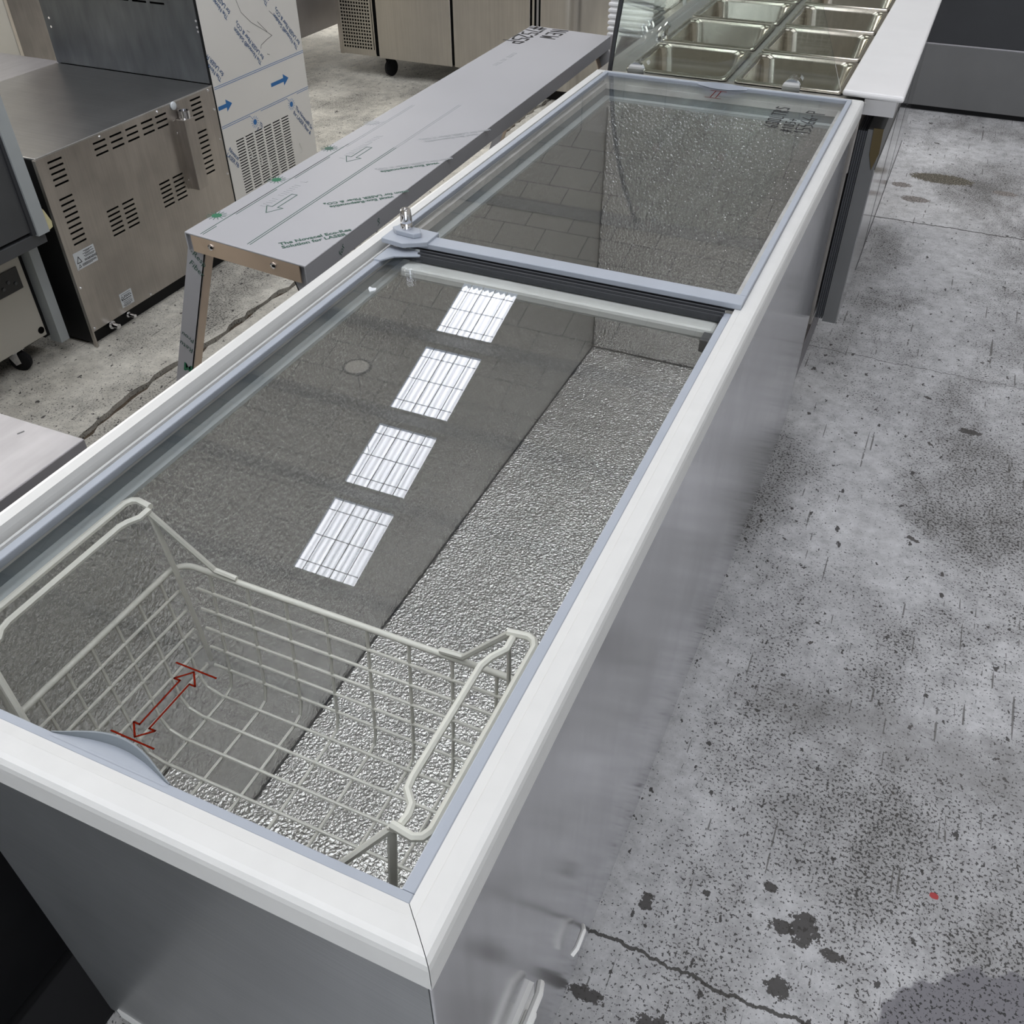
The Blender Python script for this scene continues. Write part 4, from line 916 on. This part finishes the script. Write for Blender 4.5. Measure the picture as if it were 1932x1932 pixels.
# ------------------------------------------------------------------ salad prep counter beyond the freezer
PC = thing('prep_counter', (-0.3, 2.9, 0), 'stainless prep counter with glass guard standing behind the freezer', 'prep counter')
PY0, PY1 = 2.115, 3.72
box('carcass', 'steel_warm', PC, (-0.64, PY0 + 0.01, 0.285, -0.006, PY1, 0.690))
TT = MB(); tz0, tz1 = 0.800, 0.852
colx = [(-0.592, -0.334), (-0.316, -0.058)]; rowy = [(2.150 + i * 0.306, 2.150 + i * 0.306 + 0.286) for i in range(5)]
xs = sorted({-0.655, 0.0} | {q + d for c in colx for q, d in ((c[0], 0.012), (c[1], -0.012))}); yy = sorted({PY0, PY1} | {q + d for r in rowy for q, d in ((r[0], 0.012), (r[1], -0.012))})
for i in range(len(xs) - 1):
    for j in range(len(yy) - 1):
        cx, cy = (xs[i] + xs[i + 1]) / 2, (yy[j] + yy[j + 1]) / 2
        if any(a < cx < b_ for a, b_ in colx) and any(a < cy < b_ for a, b_ in rowy): continue
        TT.box(xs[i], yy[j], tz0 + 0.03, xs[i + 1], yy[j + 1], tz1)
TT.build('pan_frame', 'steel_top', PC)
box('well', 'steel_dark', PC, (-0.64, PY0 + 0.012, 0.690, -0.008, PY1 - 0.01, 0.696)); box('well_wall', 'steel_warm', PC, (-0.655, PY0, 0.285, -0.640, PY1, 0.835)); box('well_wall', 'steel_warm', PC, (-0.006, PY0 + 0.002, 0.69, -0.004, PY1, 0.83)); box('well_wall', 'steel_warm', PC, (-0.64, PY0, 0.285, -0.006, PY0 + 0.01, 0.83))
# doors on the aisle side; the near one shows its black gasket and recessed handle
for i in range(3):
    y0 = PY0 + 0.02 + i * 0.53
    d = box('door', 'grey_cabinet', PC, (0.018, y0, 0.29, 0.052, y0 + 0.50, 0.79))
    for j in range(4): box('gasket', 'seal_dark', d, (-0.003 + j * 0.0052, y0 + 0.004, 0.295, 0.0012 + j * 0.0052, y0 + 0.496, 0.785))
    MB().prism([(0.030, 0.795), (0.052, 0.795), (0.055, 0.74), (0.046, 0.70), (0.034, 0.735)], y0 - 0.003, y0 + 0.0, 'y').build('handle_recess', 'amber_dark', d)
    box('door_face', 'steel_mirror', d, (0.052, y0 + 0.001, 0.291, 0.0545, y0 + 0.5, 0.70)); box('bottom_gap_shade', 'seal_dark', d, (0.050, y0 + (0.36 if i == 0 else 0.0), 0.286, 0.0555, y0 + 0.53, 0.291))  # dark strip takes the place of the shaded gap under the doors
box('board_rail', 'steel_top', PC, (-0.004, PY0 + 0.003, 0.826, 0.066, PY1, 0.8600))
kg = box('kick_panel', 'steel_warm', PC, (-0.034, PY0 + 0.03, 0.06, -0.024, PY1 - 0.03, 0.285))
for i in range(6): box('louvre', 'steel_cool', kg, (-0.024, PY0 + 0.04, 0.085 + i * 0.02, -0.017, PY1 - 0.05, 0.093 + i * 0.02))
for (x, y) in ((-0.58, 2.2), (-0.08, 2.2), (-0.58, 3.6), (-0.08, 3.6)):
    c = castor(PC, x, y, 0.29, 0.05, 0.8)
# guard: glass end panel with a slanted front edge, shelf, back pane and clamps
gp = [(-0.615, 0.858), (-0.060, 0.868), (-0.233, 1.250), (-0.516, 1.262), (-0.560, 1.16), (-0.600, 1.01)]
for gy in (2.120, PY1 - 0.03): MB().prism(gp, gy, gy + 0.006, 'y').build('end_glass', 'guard_glass', PC)
box('guard_shelf', 'guard_glass', PC, (-0.525, 2.128, 1.050, -0.262, PY1 - 0.032, 1.056)); box('guard_shelf', 'guard_glass', PC, (-0.516, 2.128, 1.256, -0.235, PY1 - 0.032, 1.262))
MB().prism([(-0.628, 0.853), (-0.622, 0.853), (-0.607, 1.01), (-0.567, 1.16), (-0.523, 1.262), (-0.530, 1.262), (-0.573, 1.16), (-0.613, 1.01)], 2.128, PY1 - 0.032, 'y').build('back_glass', 'guard_glass', PC)
MB().tube([(-0.622, 2.122, 0.855), (-0.612, 2.122, 0.95), (-0.604, 2.122, 1.01), (-0.587, 2.122, 1.09), (-0.562, 2.122, 1.17), (-0.518, 2.122, 1.268)], 0.0062, 8).build('guard_post', 'charcoal_dark', PC, smooth=True)
for (x, z) in ((-0.547, 0.866), (-0.170, 0.868)):
    MB().lathe([(0.021, 0.0), (0.021, 0.012), (0.017, 0.016), (0.017, 0.022), (0.012, 0.024)], (x, 2.096, z), 'y', 24).build('clamp_knob', 'chrome', PC, smooth=True)
for (x, z) in ((-0.48, 1.053), (-0.31, 1.053), (-0.48, 1.255), (-0.30, 1.255), (-0.52, 1.22)):
    MB().lathe([(0.010, 0.0), (0.010, 0.008), (0.006, 0.010)], (x, 2.108, z), 'y', 16).build('clamp_bolt', 'chrome', PC, smooth=True)
for y in (2.46, 2.52): MB().tube([(-0.60, y, 0.853), (-0.60, y, 0.872), (-0.59, y, 0.884)], 0.008, 8).build('glass_clamp', 'chrome', PC, smooth=True)
# gastronorm pans
def make_pan(lab):
    (x0, x1), (y0, y1) = colx[0], rowy[0]
    cx, cy = (x0 + x1) / 2, (y0 + y1) / 2; hx, hy = (x1 - x0) / 2, (y1 - y0) / 2
    loops = []
    def lp(ix, z, r, k=5):
        ax, ay = hx - ix, hy - ix; out = []
        for sx_, sy_, a0 in ((1, 1, 0), (-1, 1, 90), (-1, -1, 180), (1, -1, 270)):
            for i in range(k + 1):
                a = math.radians(a0 + 90 * i / k); out.append((cx + sx_ * (ax - r) + r * math.cos(a), cy + sy_ * (ay - r) + r * math.sin(a), z))
        return out
    spec = [(0.000, 0.8535, 0.012), (0.000, 0.8565, 0.012), (0.003, 0.8585, 0.012), (0.010, 0.8590, 0.022), (0.013, 0.8570, 0.028), (0.0165, 0.848, 0.032), (0.030, 0.725, 0.036), (0.037, 0.714, 0.038), (0.050, 0.711, 0.040)]
    mb = MB(); n = 24
    for s_ in spec: mb.v += [Vector(q) for q in lp(*s_)]
    for r_ in range(len(spec) - 1):
        for i in range(n): mb.f.append((r_ * n + i, r_ * n + (i + 1) % n, (r_ + 1) * n + (i + 1) % n, (r_ + 1) * n + i))
    mb.f.append(tuple((len(spec) - 1) * n + i for i in range(n)))
    mb.v = [q - Vector((cx, cy, 0.711)) for q in mb.v]
    o = mb.build('food_pan', 'pan_steel', None, smooth=True, fix=False)
    md = o.modifiers.new('thick', 'SOLIDIFY'); md.thickness = 0.0012; md.offset = -1
    o.location = (cx, cy, 0.711); return o
pan0 = None
ords = ['nearest', 'second', 'third', 'fourth', 'fifth']
for ci, ((x0, x1), side) in enumerate(zip(colx, ('left column by the glass', 'right column by the white board'))):
    for ri, (y0, y1) in enumerate(rowy):
        if pan0 is None: o = pan0 = make_pan('')
        else: o = pan0.copy(); COL.objects.link(o)
        o.location = ((x0 + x1) / 2, (y0 + y1) / 2, 0.711)
        tag(o, '%s empty steel pan from the freezer in the %s' % (ords[ri], side), 'pan', 'food pans in the prep counter')
cb = tag(MB().prism([(-0.056, 2.118), (0.080, 2.110), (0.072, 3.70), (-0.054, 3.70)], 0.8605, 0.874).build('cutting_board', 'board_white', bevel=0.005), 'long white cutting board along the front of the prep counter', 'cutting board')
# ------------------------------------------------------------------ clutter behind the guard glass
RB = MB()
pr_ = []
zz = 0.0
while zz < 0.98:
    pr_ += [(0.0, zz), (0.006, zz + 0.006), (0.006, zz + 0.013), (0.0, zz + 0.018)]; zz += 0.019
for side in range(4):
    pass
n = len(pr_); vs = []
for d, z in pr_:
    vs += [(-0.975 - d, 3.145 - d, z), (-0.825 + d, 3.145 - d, z), (-0.825 + d, 3.28 + d, z), (-0.975 - d, 3.28 + d, z)]
RB.add(vs, [(4 * i + k, 4 * i + (k + 1) % 4, 4 * (i + 1) + (k + 1) % 4, 4 * (i + 1) + k) for i in range(n - 1) for k in range(4)] + [(3, 2, 1, 0), tuple(4 * (n - 1) + k for k in range(4))])
tag(RB.build('ribbed_duct', 'ribbed_white'), 'white ribbed plastic duct standing behind the shelf end', 'duct')
KT = thing('compressor_tray', (-0.80, 2.80, 0), 'small steel frame with copper fittings between the duct and the prep counter', 'compressor')
box('shelf_plate', 'steel_cool', KT, (-0.90, 2.56, 0.63, -0.675, 2.95, 0.64)); box('back_plate', 'steel_cool', KT, (-0.90, 2.94, 0.64, -0.675, 2.95, 0.74))
for (x, y) in ((-0.89, 2.57), (-0.69, 2.57), (-0.89, 2.94), (-0.69, 2.94)): MB().tube([(x, y, 0), (x, y, 0.632)], 0.008, 8).build('leg', 'steel_warm', KT, smooth=True)
MB().lathe([(0.022, 0), (0.024, 0.004), (0.024, 0.06), (0.022, 0.064)], (-0.86, 2.80, 0.664), 'x', 20).build('copper_fitting', 'copper', KT, smooth=True)
MB().lathe([(0.018, 0), (0.018, 0.05)], (-0.79, 2.80, 0.658), 'x', 20).build('copper_fitting', 'copper', KT, smooth=True)
for k in range(1):
    hz = MB().tube([(-0.815, 3.12, 0.96), (-0.79, 3.115, 0.93), (-0.75, 3.10, 0.895), (-0.70, 3.06, 0.875), (-0.672, 3.0, 0.80), (-0.668, 2.98, 0.006)], 0.006, 8).build('white_hose', 'white_plastic', smooth=True)
    tag(hz, 'white hose curving down behind the guard glass', 'hose')
